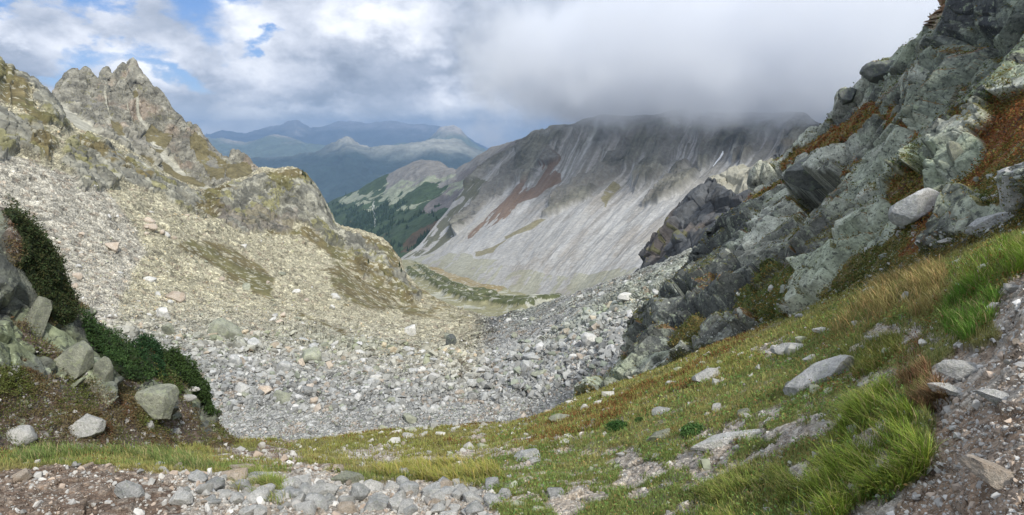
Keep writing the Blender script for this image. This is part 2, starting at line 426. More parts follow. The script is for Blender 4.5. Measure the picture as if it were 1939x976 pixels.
# ------------------------------------------------------------------ the great scree mountain under the cloud
def build_scree_mountain():
    s = make_sheet([
        [(700, 540, 1450), (900, 585, 800), (1000, 610, 650), (1100, 615, 560), (1300, 590, 450), (1500, 540, 420)],
        [(752, 494, 1480), (775, 497, 1380), (800, 500, 1250), (850, 515, 1050), (900, 532, 900), (1000, 560, 740), (1080, 568, 650), (1200, 534, 560), (1300, 504, 520), (1500, 450, 500)],
        [(790, 466, 1600), (900, 466, 1250), (1000, 482, 1000), (1100, 490, 850), (1250, 470, 720), (1400, 430, 650), (1600, 400, 600)],
        [(838, 406, 1780), (930, 402, 1500), (1050, 400, 1300), (1200, 398, 1100), (1400, 370, 950), (1560, 340, 850), (1750, 330, 800)],
        [(892, 340, 2020), (1000, 332, 1750), (1100, 334, 1550), (1250, 328, 1400), (1400, 305, 1300), (1560, 295, 1200), (1850, 280, 1100)],
        [(950, 300, 2250), (985, 282, 2100), (1005, 262, 1950), (1018, 254, 1900), (1035, 255, 1870), (1050, 245, 1850), (1100, 238, 1800), (1200, 231, 1750), (1300, 226, 1700), (1400, 224, 1700), (1500, 230, 1600), (1560, 250, 1500), (1700, 268, 1450), (1900, 275, 1400)],
        [(950, 380, 2700), (1900, 360, 1900)]], 1100, [20, 140, 200, 230, 230, 50])
    U, V = s.U, s.V
    q = np.stack([U * 1.0, V * .032, np.zeros_like(U)], -1).reshape(-1, 3)
    st1 = fbm(q, .05, 5, .6).reshape(s.nv, s.nu); st2 = fbm(np.stack([U, V * .010, np.zeros_like(U)], -1).reshape(-1, 3) + 9, .011, 4, .6).reshape(s.nv, s.nu)
    st4 = fbm(np.stack([U, V * .006, np.zeros_like(U)], -1).reshape(-1, 3) + 21, .0045, 3, .6).reshape(s.nv, s.nu)
    gul = fbm(np.stack([U, V * .022, np.zeros_like(U)], -1).reshape(-1, 3) + 33, .024, 4, .55, True).reshape(s.nv, s.nu)
    q2 = np.stack([U * 1.0, V * .07, np.zeros_like(U)], -1).reshape(-1, 3)
    st3 = fbm(q2 + 4, .035, 5, .6).reshape(s.nv, s.nu)
    nb = fb(s, 300, 5, .5, 3); nf = fb(s, 60, 5, .6, 5)
    wx, wy = warp(s, 10, 160)
    # rock ribs: near the crest and in buttresses reaching down between the fans
    rockline = 4.02 + 1.1 * st1 + .35 * nb + .9 * st3
    rock = sstep(-.12, .22, V - rockline)
    rib = inpoly(wx, wy, [(1020, 412), (1060, 372), (1110, 335), (1150, 300), (1190, 270), (1215, 280), (1170, 330), (1140, 355), (1120, 385), (1080, 400), (1035, 415)]) | inpoly(wx, wy, [(1210, 395), (1250, 350), (1290, 320), (1320, 330), (1290, 370), (1240, 395)]) \
        | inpoly(wx, wy, [(905, 375), (950, 330), (1000, 290), (1040, 262), (1060, 300), (1000, 330), (950, 370)]) | inpoly(wx, wy, [(850, 420), (910, 360), (950, 345), (900, 400), (860, 440)])
    rock = np.maximum(rock, rib.astype(float))
    rk = blur(rock[..., None], 8)[..., 0]
    big = fb(s, 210, 7, .52, 7, True, (1, 1, .5))
    h = rk * (big * 22 + fb(s, 45, 5, .55, 11, True) * 9) + (1 - rk) * (st1 * 10 * sstep(1.0, 2.2, V) + st2 * .5 + nf * 1.0) + rk * 3
    h += gul * 8 * sstep(2.6, 3.6, V) * sstep(5.05, 4.5, V) + st4 * .4
    h *= np.where(V < 1.2, .4, 1)
    displace(s, h, 0)
    nz = s.GN[..., 2]
    col = np.zeros((s.nv, s.nu, 3)) + C3(.315, .312, .298)
    kk = .30 + .75 * sstep(1.8, 3.8, V)
    col = col * (1 + kk * (.26 * st2 + .28 * st1 + .28 * st4) + .20 * nf)[..., None]
    col = paint(col, sstep(.0, .4, st3), (.25, .23, .20), .6)
    col = paint(col, sstep(.05, .35, st2 - .5 * st1), (.38, .38, .375), .5)
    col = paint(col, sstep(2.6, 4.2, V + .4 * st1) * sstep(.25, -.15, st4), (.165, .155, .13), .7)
    col = paint(col, sstep(.15, .45, -st2) * sstep(2.6, 1.6, V) * sstep(-.2, .3, nb), (.25, .235, .17), .5)
    # grass and brown strips on the fans (left side) and faint ones lower down
    brown = inpoly(wx, wy, [(880, 440), (960, 380), (1010, 330), (1055, 290), (1065, 300), (1030, 350), (985, 400), (930, 430), (880, 455)]) & (st2 + .5 * st3 > -.05)
    brown |= inpoly(wx, wy, [(960, 400), (1010, 360), (1050, 330), (1060, 340), (1010, 385), (965, 408)])
    col = paint(col, brown, (.15, .095, .06), .85)
    gr = inpoly(wx, wy, [(950, 450), (1020, 415), (1030, 420), (1000, 440), (955, 460)]) | inpoly(wx, wy, [(900, 475), (960, 460), (940, 480), (905, 482)]) | inpoly(wx, wy, [(1140, 385), (1165, 350), (1180, 355), (1150, 390)])
    col = paint(col, gr & (nf > -.3), (.17, .15, .07), .8)
    col = paint(col, ((V < 1.55 + .5 * nb) & (st2 + nf > .0)), (.24, .24, .14), .5)
    gl = inpoly(wx, wy, [(765, 488), (790, 465), (840, 405), (900, 340), (930, 345), (880, 420), (800, 480)]) & (st2 + st3 * .8 < .12)
    col = paint(col, gl, (.085, .085, .045), .85)
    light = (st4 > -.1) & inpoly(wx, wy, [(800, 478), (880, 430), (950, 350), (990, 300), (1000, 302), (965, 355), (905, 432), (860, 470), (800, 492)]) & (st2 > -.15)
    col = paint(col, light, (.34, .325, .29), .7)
    rc = np.zeros_like(col) + C3(.142, .138, .112) * (1 + .7 * nf + .4 * st2)[..., None]
    rc = paint(rc, sstep(.1, .5, nb), (.13, .11, .08), .6)
    rc = rc * (1 + .35 * st4 - .30 * gul)[..., None]
    rc = paint(rc, sstep(-.1, .3, st3), (.21, .20, .18), .6)
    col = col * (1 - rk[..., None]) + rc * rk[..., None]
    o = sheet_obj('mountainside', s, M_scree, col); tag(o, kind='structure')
    return s

# ------------------------------------------------------------------ meadow floor between
def build_meadow():
    s = make_sheet([
        [(600, 680, 300), (1000, 660, 260), (1500, 600, 220)],
        [(600, 640, 380), (800, 610, 440), (940, 602, 460), (1050, 590, 420), (1200, 565, 380), (1500, 520, 330)],
        [(620, 600, 600), (760, 570, 620), (850, 560, 680), (950, 572, 640), (1060, 572, 610), (1200, 540, 540), (1500, 480, 480)],
        [(640, 560, 900), (760, 525, 950), (830, 524, 930), (900, 535, 880), (1000, 558, 760), (1100, 560, 680), (1500, 470, 560)],
        [(660, 500, 1500), (765, 493, 1450), (820, 505, 1230), (900, 528, 950), (1000, 552, 800), (1100, 550, 740), (1500, 450, 620)],
        [(660, 560, 1900), (800, 530, 1700), (1500, 480, 900)]], 700, [40, 120, 110, 90, 30])
    n = fb(s, 60, 5, .55, 3); nf = fb(s, 12, 5, .6, 5)
    wx, wy = warp(s, 5, 60)
    h = n * 5 + nf * 1.2
    dark = segd(wx, wy, [(770, 512), (800, 525), (830, 545), (870, 562), (920, 575), (960, 582), (1010, 583)]) < 4.5
    dark |= segd(wx, wy, [(880, 555), (930, 562), (980, 572), (1060, 570)]) < 2.5
    dark |= segd(wx, wy, [(790, 506), (850, 540), (880, 556)]) < 3.5
    h += blur(dark[..., None].astype(float), 8)[..., 0] * 7
    displace(s, h, .7)
    col = np.zeros((s.nv, s.nu, 3)) + C3(.36, .36, .29) * (1 + .15 * nf)[..., None]
    gr = (n + .4 * nf > -.10) & (wx < 1000)
    col = paint(col, gr, (.20, .19, .10), .85)
    col = paint(col, inpoly(wx, wy, [(800, 512), (840, 505), (900, 530), (960, 550), (930, 553), (860, 535)]), (.24, .18, .09), .7)
    col = paint(col, dark & (nf > -.5), (.088, .098, .045))
    stones = (fb(s, 5, 3, .6, 41) > .30)
    col = paint(col, stones, (.40, .40, .36), .7)
    o = sheet_obj('meadow', s, M_scree, col); tag(o, kind='structure')
    return s

# ------------------------------------------------------------------ jagged peak on the left
def build_peak():
    Yc = 850
    cr = [(60, 235), (92, 200), (100, 184), (106, 172), (110, 160), (116, 157), (124, 142), (130, 137), (135, 134), (141, 132), (146, 134), (150, 139), (156, 132), (160, 129), (164, 130), (170, 136), (176, 143), (182, 149), (187, 150), (190, 143), (195, 132), (200, 128), (204, 130), (208, 138), (213, 144), (218, 139), (224, 131), (228, 127), (232, 120), (236, 122), (240, 126), (244, 120), (248, 113), (252, 110), (256, 115), (260, 124), (268, 138), (278, 150), (286, 163), (291, 168), (296, 168), (303, 172), (310, 180), (316, 190), (322, 200), (330, 211), (338, 218), (345, 225), (350, 234), (353, 238), (356, 232), (360, 233), (364, 240), (369, 238), (375, 240), (381, 250), (385, 255), (392, 263), (400, 275), (408, 285), (414, 292), (425, 298), (434, 302), (438, 286), (442, 284), (446, 290), (450, 287), (456, 292), (462, 293), (468, 297), (474, 305), (480, 311), (488, 320), (496, 323), (520, 335), (560, 360)]
    rows = [
        [(60, 330, 470), (200, 350, 500), (400, 430, 560), (560, 440, 600)],
        [(60, 250, 540), (120, 228, 560), (215, 275, 590), (300, 330, 610), (400, 365, 630), (450, 350, 650), (560, 360, 700)],
        [(60, 240, 600), (110, 215, 620), (160, 225, 660), (215, 245, 690), (270, 290, 690), (330, 330, 690), (400, 345, 690), (450, 330, 700), (560, 360, 740)],
        [(60, 238, 680), (110, 190, 730), (160, 190, 760), (215, 200, 770), (270, 220, 770), (330, 270, 760), (400, 315, 750), (450, 308, 760), (560, 360, 790)],
        [(x, y, Yc - (x - 60) * .15) for x, y in cr],
        [(60, 300, 950), (300, 260, 980), (560, 420, 950)]]
    s = make_sheet(rows, 1000, [60, 130, 150, 200, 40])
    U, V = s.U, s.V
    wx, wy = warp(s, 6, 90)
    nb = fb(s, 60, 5, .5, 3); nf = fb(s, 12, 5, .6, 5)
    scree = inpoly(wx, wy, [(105, 185), (120, 190), (150, 225), (200, 262), (250, 290), (330, 330), (400, 355), (430, 362), (395, 380), (300, 350), (200, 300), (100, 230)])
    scree |= segd(wx, wy, [(258, 165), (262, 215), (285, 260), (330, 318), (360, 345)]) < 1.5 + (wy - 165) * .045
    scree |= segd(wx, wy, [(240, 190), (247, 225), (255, 260)]) < 1.5
    scree |= segd(wx, wy, [(195, 155), (205, 215), (230, 255), (262, 300)]) < 2
    grass = inpoly(wx, wy, [(200, 215), (222, 228), (238, 270), (240, 278), (222, 268), (205, 240)]) | inpoly(wx, wy, [(272, 245), (285, 228), (300, 240), (328, 246), (322, 265), (300, 290), (280, 285), (268, 262)]) \
        | inpoly(wx, wy, [(355, 245), (375, 255), (410, 298), (430, 310), (425, 340), (405, 345), (375, 300), (360, 280)]) | inpoly(wx, wy, [(262, 295), (290, 310), (300, 325), (280, 315)]) | inpoly(wx, wy, [(430, 310), (470, 305), (490, 330), (450, 345), (430, 340)]) \
        | inpoly(wx, wy, [(250, 170), (258, 168), (262, 178), (252, 182)]) | inpoly(wx, wy, [(300, 300), (340, 330), (380, 340), (400, 352), (360, 352), (320, 335)])
    an = np.diag([1.0, .8, .26])
    h1, r1, e1 = facet(s.Pf, 22, 4.5, .9, .5, an, .4)
    h2, r2, e2 = facet(s.Pf + 100, 7, 1.8, .9, .5, an, .5)
    hh = (h1 + h2).reshape(s.nv, s.nu) + fb(s, 30, 6, .6, 9, True, (1, 1, .22)) * 10 + nf * 1.0 - 4
    rk = blur((~scree & ~grass)[..., None].astype(float), 4)[..., 0]
    top = sstep(4.0, 3.7, V)
    h = rk * hh * (.12 + .88 * top) * sstep(.5, 1.2, V) + (1 - rk) * (nf * 1.0 - 2)
    jag = fb(s, 9, 5, .62, 71, True, (1, 1, .4))
    h = np.where(V > 3.25, np.minimum(h, .3) + jag * 2.8, h)
    displace(s, h, 0)
    col = np.zeros((s.nv, s.nu, 3)) + C3(.205, .197, .162) * (1 + .5 * nf + .2 * (r1[:, 0].reshape(s.nv, s.nu) - .5) + .30 * (r2[:, 1].reshape(s.nv, s.nu) - .5))[..., None]
    col = col * (1 + .55 * fb(s, 5, 4, .6, 65, stretch=(1, 1, .2)))[..., None]
    col = paint(col, sstep(.15, .5, fb(s, 30, 4, .6, 21)), (.33, .25, .19), .5)
    col = paint(col, sstep(.1, .5, -nb) * .5, (.19, .185, .17))
    col = paint(col, (fb(s, 9, 4, .6, 25) > .28) & (s.GN[..., 2] > .45), (.15, .14, .06), .7)
    col = paint(col, scree & (nf > -.4), (.34, .33, .27)); 
    col = paint(col, grass & (nf + nb > -.35), (.145, .125, .065))
    o = sheet_obj('mountain_peak', s, M_peak, col); tag(o, kind='structure')
    return s

# ------------------------------------------------------------------ left hillside, boulder basin and block ridge: one sheet
def build_hill():
    sky = [(-300, 0, 330), (-100, 70, 370), (-20, 105, 400), (0, 113, 400), (5, 122, 402), (12, 128, 404), (20, 125, 405), (24, 139, 406), (30, 137, 407), (40, 138, 410), (48, 140, 411), (57, 151, 412), (63, 147, 413), (75, 161, 415), (86, 164, 418), (92, 172, 420), (100, 180, 424), (106, 190, 427), (112, 208, 430), (120, 224, 432), (130, 236, 436), (142, 244, 440), (160, 250, 446), (190, 260, 455), (215, 268, 465), (240, 286, 478), (262, 297, 486), (285, 312, 500), (312, 330, 515), (340, 346, 530), (370, 356, 548), (387, 363, 560), (410, 358, 566), (430, 348, 572), (442, 343, 575), (470, 333, 585), (488, 322, 590), (495, 318, 592), (520, 321, 596), (545, 317, 600), (562, 319, 603), (578, 330, 606), (590, 343, 608), (602, 360, 610), (612, 378, 612), (622, 398, 614), (632, 420, 615), (640, 428, 615), (655, 431, 617), (680, 436, 618), (700, 444, 618), (725, 455, 616), (745, 475, 612), (758, 494, 606), (768, 520, 596), (790, 545, 580), (820, 565, 555), (850, 580, 530), (890, 595, 490), (920, 603, 450), (940, 606, 400), (965, 598, 340), (1000, 588, 290), (1050, 570, 255), (1100, 550, 230), (1200, 518, 195), (1250, 500, 182), (1290, 484, 172), (1400, 440, 160), (1500, 400, 150)]
    def off(dy, dY, lo=-400):
        return [(x, y + dy, Y + dY) for x, y, Y in sky]
    rows = [
        [(-300, 960, 66), (1500, 900, 66)],
        [(-300, 880, 76), (0, 862, 80), (400, 838, 86), (700, 830, 89), (1000, 802, 92), (1100, 772, 90), (1300, 730, 82), (1500, 700, 76)],
        [(-300, 740, 88), (0, 735, 92), (300, 732, 98), (600, 742, 100), (900, 742, 102), (1050, 716, 98), (1150, 672, 95), (1300, 620, 92), (1500, 580, 90)],
        [(-300, 590, 125), (0, 600, 135), (250, 632, 150), (450, 645, 170), (700, 668, 180), (800, 672, 180), (870, 668, 172), (930, 665, 155), (1000, 645, 148), (1100, 605, 135), (1200, 572, 125), (1300, 542, 115), (1500, 500, 110)],
        [(-300, 420, 190), (0, 450, 205), (200, 480, 240), (400, 535, 285), (600, 585, 315), (700, 612, 315), (780, 628, 300), (860, 634, 270), (910, 632, 230), (950, 624, 205), (1000, 610, 192), (1100, 572, 168), (1200, 538, 150), (1290, 505, 140), (1500, 460, 130)],
        [(-300, 260, 250), (0, 290, 280), (100, 292, 310), (200, 335, 345), (340, 385, 405), (420, 418, 455), (520, 448, 510), (640, 490, 530), (700, 540, 500), (760, 580, 480), (850, 608, 420), (900, 618, 370), (940, 616, 290), (1000, 598, 235), (1100, 560, 195), (1200, 527, 170), (1290, 494, 155), (1500, 440, 145)],
        sky,
        [(x, y + 40, Y + 60) for x, y, Y in sky],
        [(-300, 200, 560), (300, 420, 640), (640, 540, 760), (900, 660, 600), (1500, 600, 300)]]
    s = make_sheet(rows, 1350, [15, 120, 190, 190, 190, 260, 40, 12])
    U, V, px, py = s.U, s.V, s.px, s.py
    wx, wy = warp(s, 11, 40)
    nb = fb(s, 55, 5, .5, 3); nf = fb(s, 9, 5, .6, 5); nm = fb(s, 22, 5, .6, 15)
    Yb = s.B[..., 1]
    onleft = sstep(940, 880, px)
    # solid rock: the band below the near ridge, the buttress, the ridge teeth
    rock = inpoly(wx, wy, [(-400, -50), (0, 100), (60, 140), (110, 190), (150, 245), (70, 215), (90, 235), (130, 255), (110, 235), (60, 175), (0, 150), (-400, 100)])
    rock |= inpoly(wx, wy, [(-400, 190), (0, 205), (40, 225), (75, 240), (95, 270), (90, 290), (40, 275), (0, 300), (-400, 300)])
    rock |= inpoly(wx, wy, [(115, 265), (160, 262), (200, 280), (250, 300), (300, 330), (350, 362), (385, 385), (400, 410), (350, 392), (300, 375), (230, 350), (190, 362), (150, 355), (140, 320), (120, 300)])
    butt = inpoly(wx, wy, [(385, 372), (440, 345), (490, 320), (560, 318), (600, 355), (640, 430), (700, 445), (720, 470), (760, 530), (730, 520), (690, 495), (640, 470), (600, 445), (560, 420), (540, 445), (500, 440), (470, 440), (430, 425), (400, 405)])
    knobs = inpoly(wx, wy, [(680, 480), (720, 470), (770, 530), (800, 570), (760, 565), (720, 530)]) | inpoly(wx, wy, [(640, 430), (700, 470), (770, 540), (730, 545), (690, 500)]) | inpoly(wx, wy, [(668, 490), (712, 490), (715, 530), (680, 530)])
    rock = (rock | butt | knobs)
    grass = inpoly(wx, wy, [(-300, 60), (0, 125), (30, 140), (55, 180), (90, 215), (120, 240), (80, 235), (0, 185), (-300, 120)])
    grass |= inpoly(wx, wy, [(50, 225), (90, 240), (110, 265), (100, 290), (65, 290), (50, 260)]) & (nf > -.2)
    grass |= inpoly(wx, wy, [(145, 255), (200, 290), (260, 320), (330, 355), (300, 340), (280, 350), (230, 330), (180, 300), (150, 280)]) & (nf > -.1)
    grass |= inpoly(wx, wy, [(335, 460), (385, 455), (440, 470), (470, 500), (520, 535), (525, 570), (490, 560), (430, 535), (390, 500), (350, 480)]) & (nf > -.35)
    grass |= inpoly(wx, wy, [(490, 430), (540, 435), (600, 440), (660, 480), (700, 500), (740, 530), (790, 570), (820, 600), (790, 605), (750, 585), (700, 590), (650, 580), (620, 520), (600, 515), (640, 500), (600, 470), (560, 445), (510, 450)]) & (nf + nb * .5 > -.25) & ~butt
    grass |= inpoly(wx, wy, [(495, 316), (560, 316), (590, 340), (560, 335), (520, 340), (500, 335)])
    grass |= inpoly(wx, wy, [(640, 430), (700, 445), (740, 470), (765, 520), (740, 510), (700, 470)]) & (nf > -.2)
    grass |= inpoly(wx, wy, [(380, 372), (430, 355), (440, 362), (400, 385), (430, 400), (400, 410), (370, 395)]) & (nm > -.3)
    grass |= inpoly(wx, wy, [(770, 530), (850, 585), (900, 600), (880, 612), (820, 600), (780, 570)]) & (nf > .1)
    grass |= (segd(wx, wy, [(570, 600), (610, 622), (650, 640)]) < 3)
    ledge = rock & (s.N[..., 2] > .2) & (nm > .08)
    rgrav = inpoly(wx, wy, [(860, 700), (920, 620), (1000, 640), (1040, 640), (1000, 700), (980, 760), (900, 740)])
    rk = blur(rock[..., None].astype(float), 3)[..., 0]
    gk = blur(grass[..., None].astype(float), 3)[..., 0]
    an = np.diag([1.0, .9, .42])
    h1, r1, e1 = facet(s.Pf, 15, 2.2, 1., .7, an, .4); h2, r2, e2 = facet(s.Pf + 50, 5.0, 1.2, 1., 1., an, .5)
    hrock = (h1 + h2).reshape(s.nv, s.nu) + (fb(s, 13, 6, .58, 9, True, (1, 1, .25)) * 3.4 + fb(s, 4.5, 4, .6, 19, True, (1, 1, .3)) * .9) * sstep(6.02, 5.75, V) + 1.5
    # boulders: lumpy facets at three sizes, the largest ones low in the basin
    f3, r3, e3 = facet(s.Pf + 11, 5.2, .9, .8, .5); f4, r4, e4 = facet(s.Pf + 71, 2.1, .45, .8, .6)
    f3 = f3.reshape(s.nv, s.nu); f4 = f4.reshape(s.nv, s.nu)
    big = sstep(-.3, .4, nb) * .9 + .25
    near = sstep(1.6, 2.0, V)
    hb = f3 * big * near + f4 * (.3 + .7 * near) + nb * (2.5 * onleft + 1.6) * sstep(1, 2, V) + nm * .9
    bk_ = blur(butt[..., None].astype(float), 6)[..., 0]
    hrock = hrock + bk_ * (fb(s, 20, 5, .6, 29, True, (1, 1, .18)) * 5 - 1.5)
    h = rk * hrock * onleft + (1 - rk) * (hb * (1 - gk) + gk * (nb * 2 + nf * .5 + .5))
    jag = fb(s, 5, 5, .62, 71, True, (1, 1, .45))
    h = np.where((V > 5.7) & (onleft > .5), np.minimum(h, .6) + jag * 2.3, h)
    h *= np.where(V > 6.02, .4, 1)
    displace(s, h, .15)
    # colours
    g_ = lambda a: a.reshape(s.nv, s.nu)
    warm = sstep(700, 520, py - np.clip(px - 300, 0, 900) * .12) * onleft
    base = lerp(C3(.295, .300, .290), C3(.475, .445, .320), warm)
    wh = inpoly(wx, wy, [(-300, 280), (60, 290), (200, 350), (280, 480), (200, 620), (100, 600), (-300, 500)])
    base = paint(base, blur(wh[..., None].astype(float), 12)[..., 0], (.47, .45, .40), .7)
    base = paint(base, sstep(.0, .45, nb) * onleft * sstep(.8, .2, warm) * sstep(2.0, 2.6, V), (.24, .26, .19), .75)
    ridgeg = sstep(930, 1000, px) * sstep(2.2, 3.0, V)
    base = paint(base, ridgeg * sstep(-.3, .3, nb), (.33, .36, .29), .6)
    rv = (.5 + .5 * g_(r4[:, 0]) + .35 * (g_(r3[:, 1]) - .5)) * 1.22; rv = rv * near + (1 - near) * (.45 * rv + .62)
    col = base * rv[..., None] * (1 + .12 * nf)[..., None]
    col = paint(col, (g_(r4[:, 2]) > .9), (.36, .29, .22), .6)
    col = paint(col, rgrav & (nf + nm > .05), (.10, .085, .055), .7)
    rc = np.zeros_like(col) + C3(.225, .22, .178) * (1 + .5 * nf + .75 * (g_(r2[:, 1]) - .5) + .2 * (g_(r1[:, 0]) - .5))[..., None]
    rc = rc * (1 + .55 * fb(s, 3.2, 4, .6, 63, stretch=(1, 1, .22)))[..., None]
    rc = paint(rc, sstep(0, .4, -nm) * .5, (.18, .18, .16)); rc = paint(rc, ledge & (nf > -.1), (.19, .18, .075), .75)
    rc = paint(rc, butt & (nb > .12), (.19, .165, .14), .6); rc = paint(rc, butt & (fb(s, 7, 5, .6, 67, stretch=(1, 1, .25)) > .12), (.10, .10, .085), .75)
    col = col * (1 - rk[..., None]) + rc * rk[..., None]
    gc = np.zeros_like(col) + C3(.135, .112, .056) * (1 + .5 * nf)[..., None]
    gc = paint(gc, sstep(-.1, .3, nm), (.14, .138, .06), .6)
    col = col * (1 - gk[..., None]) + gc * gk[..., None]
    col = paint(col, grass & (fb(s, 2.4, 2, .5, 77) > .38), (.42, .41, .33), .7)
    o = sheet_obj('hillside', s, M_hill, col, True, M_peak, np.maximum(rk, gk)); tag(o, kind='structure')
    s.rock = rk; s.grass = gk; s.warm = warm; s.onleft = onleft
    s.base = base
    return s

# ------------------------------------------------------------------ dark crag behind the right-hand cliff
def build_dark_crag():
    s = make_sheet([
        [(1190, 560, 185), (1480, 500, 140)],
        [(1208, 512, 190), (1260, 490, 182), (1300, 475, 175), (1480, 440, 150)],
        [(1210, 508, 195), (1250, 462, 192), (1300, 420, 190), (1350, 385, 188), (1420, 370, 185), (1480, 350, 180)],
        [(1206, 522, 205), (1214, 503, 206), (1220, 492, 207), (1234, 464, 208), (1242, 447, 209), (1252, 440, 210), (1261, 431, 211), (1268, 412, 211), (1277, 395, 212), (1290, 382, 213), (1303, 370, 214), (1318, 358, 215), (1332, 347, 215), (1340, 338, 216), (1348, 333, 216), (1360, 330, 216), (1372, 328, 216), (1390, 328, 216), (1415, 323, 215), (1440, 318, 214), (1480, 300, 212)],
        [(1206, 560, 240), (1480, 380, 250)]], 420, [20, 160, 160, 20])
    an = np.array(Euler((0, R_(-28), 0)).to_matrix()) ; an = np.diag([1, .8, .35]) @ an
    h1, r1, e1 = facet(s.Pf, 9, 2.4, .8, .4, an); h2, r2, e2 = facet(s.Pf + 9, 3, .9, .8, .4, an)
    nf = fb(s, 3, 5, .6, 5); nb = fb(s, 15, 4, .5, 6)
    h = (h1 + h2).reshape(s.nv, s.nu) * sstep(3.05, 2.7, s.V) + nf * .5
    displace(s, h, 0)
    col = np.zeros((s.nv, s.nu, 3)) + C3(.085, .09, .095) * (1 + .4 * nf + .5 * (r2[:, 1].reshape(s.nv, s.nu) - .5))[..., None]
    wx, wy = warp(s, 5, 8)
    col = paint(col, inpoly(wx, wy, [(1345, 325), (1440, 315), (1480, 320), (1430, 350), (1400, 370), (1385, 355), (1345, 340)]), (.33, .32, .26), .9)
    col = paint(col, sstep(.1, .5, nb) * (s.V > 1.5), (.15, .125, .11), .6)
    col = paint(col, (nb + nf > .55) & (wy > 400), (.13, .13, .05), .6)
    o = sheet_obj('cliff', s, M_crag_far, col); tag(o, kind='structure')
    return s
# ------------------------------------------------------------------ right-hand cliff
def build_cliff():
    sky = [(1186, 640, 40), (1190, 615, 40), (1198, 598, 40), (1206, 590, 40.5), (1216, 578, 41), (1232, 562, 41.5), (1242, 554, 42), (1246, 535, 42.5), (1254, 526, 43), (1266, 522, 43), (1280, 500, 44), (1292, 484, 45), (1296, 478, 45), (1308, 468, 46), (1320, 462, 46), (1326, 447, 47), (1330, 436, 47), (1344, 428, 48), (1362, 410, 49), (1380, 398, 50), (1400, 386, 51), (1416, 372, 52), (1424, 350, 53), (1432, 334, 54), (1440, 320, 55), (1452, 308, 55.5), (1470, 299, 56), (1489, 289, 57), (1510, 272, 57.5), (1532, 258, 58), (1552, 244, 56), (1576, 226, 53), (1580, 205, 52), (1581, 185, 52), (1584, 174, 51.5), (1592, 166, 51), (1600, 163, 51), (1612, 166, 50.5), (1617, 172, 50), (1628, 160, 49), (1638, 150, 48.5), (1641, 136, 48), (1645, 122, 47.5), (1653, 115, 47), (1672, 113, 46), (1684, 106, 45), (1694, 95, 44.5), (1706, 82, 44), (1712, 81, 43.5), (1720, 73, 43), (1727, 72, 42.5), (1734, 76, 42), (1744, 68, 41.5), (1752, 60, 41), (1756, 50, 40), (1768, 38, 38), (1780, 31, 36), (1783, 12, 33), (1786, 0, 32.5), (1792, -30, 32), (1830, -120, 30), (1900, -260, 27), (2250, -520, 22)]
    rows = [
        [(1060, 800, 26), (1250, 750, 20), (1400, 690, 16), (1600, 610, 12.5), (1800, 530, 9.2), (1950, 490, 7.3), (2250, 400, 5.2)],
        [(1085, 757, 29.5), (1200, 724, 26), (1330, 674, 22.5), (1440, 632, 19.3), (1500, 602, 17.2), (1600, 552, 14.7), (1700, 522, 12.7), (1800, 492, 10.9), (1950, 442, 8.4), (2250, 300, 6.3)],
        [(1105, 730, 32), (1190, 668, 29.5), (1280, 612, 27), (1400, 565, 24), (1500, 525, 20), (1600, 488, 17), (1700, 440, 14.8), (1800, 395, 13), (1950, 320, 10.6), (2250, 180, 8)],
        [(1150, 690, 34), (1195, 636, 33), (1260, 565, 33), (1350, 505, 32.5), (1450, 455, 29), (1550, 415, 25), (1650, 365, 21), (1750, 310, 18), (1850, 250, 15.5), (1950, 195, 13.5), (2250, 40, 11)],
        [(1172, 665, 37), (1215, 590, 37.5), (1270, 525, 39), (1340, 465, 41), (1430, 410, 41), (1520, 345, 38), (1600, 290, 33), (1700, 225, 27), (1800, 160, 22.5), (1880, 110, 20), (1950, 60, 18), (2250, -140, 15)],
        [(1184, 645, 39.5), (1225, 572, 40.5), (1290, 496, 43), (1340, 445, 46), (1430, 375, 50), (1500, 308, 51), (1580, 235, 47), (1650, 180, 41), (1720, 130, 35), (1790, 60, 29), (1860, -20, 25.5), (1950, -110, 23), (2250, -330, 19)],
        sky,
        [(x + 6, y + 60, Y + 6) for x, y, Y in sky],
        [(1190, 760, 60), (1600, 420, 75), (2250, 100, 50)]]
    s = make_sheet(rows, 1450, [12, 200, 260, 260, 240, 130, 20, 8])
    U, V, px, py = s.U, s.V, s.px, s.py
    Yb = s.B[..., 1]
    wx, wy = warp(s, 16, 3.5)
    nb = fb(s, 7, 5, .5, 3); nm = fb(s, 2.4, 5, .55, 15); nf = fb(s, .5, 5, .6, 5)
    # vegetation ramps
    red = inpoly(wx, wy, [(1478, 305), (1530, 262), (1580, 232), (1620, 218), (1690, 190), (1680, 215), (1640, 245), (1600, 262), (1560, 280), (1520, 300), (1480, 318)])
    red |= inpoly(wx, wy, [(1785, 222), (1830, 200), (1885, 175), (1900, 190), (1960, 140), (2300, -60), (2300, 300), (1960, 290), (1900, 360), (1850, 360), (1800, 400), (1760, 450), (1720, 480), (1690, 480), (1730, 430), (1760, 380), (1810, 320), (1850, 290), (1860, 260), (1800, 240)])
    red |= inpoly(wx, wy, [(1690, 340), (1730, 310), (1750, 330), (1730, 380), (1690, 400), (1680, 370)]) & (nm > -.1)
    red |= inpoly(wx, wy, [(1585, 335), (1625, 305), (1630, 300), (1600, 330), (1580, 345)]) | inpoly(wx, wy, [(1690, 255), (1730, 240), (1725, 250), (1700, 262)])
    red |= segd(wx, wy, [(1412, 380), (1445, 350), (1465, 335)]) < 5
    base_g = (V < 1.25 + .35 * nb) | inpoly(wx, wy, [(1250, 640), (1320, 600), (1330, 640), (1290, 680)]) & (nm > -.1)
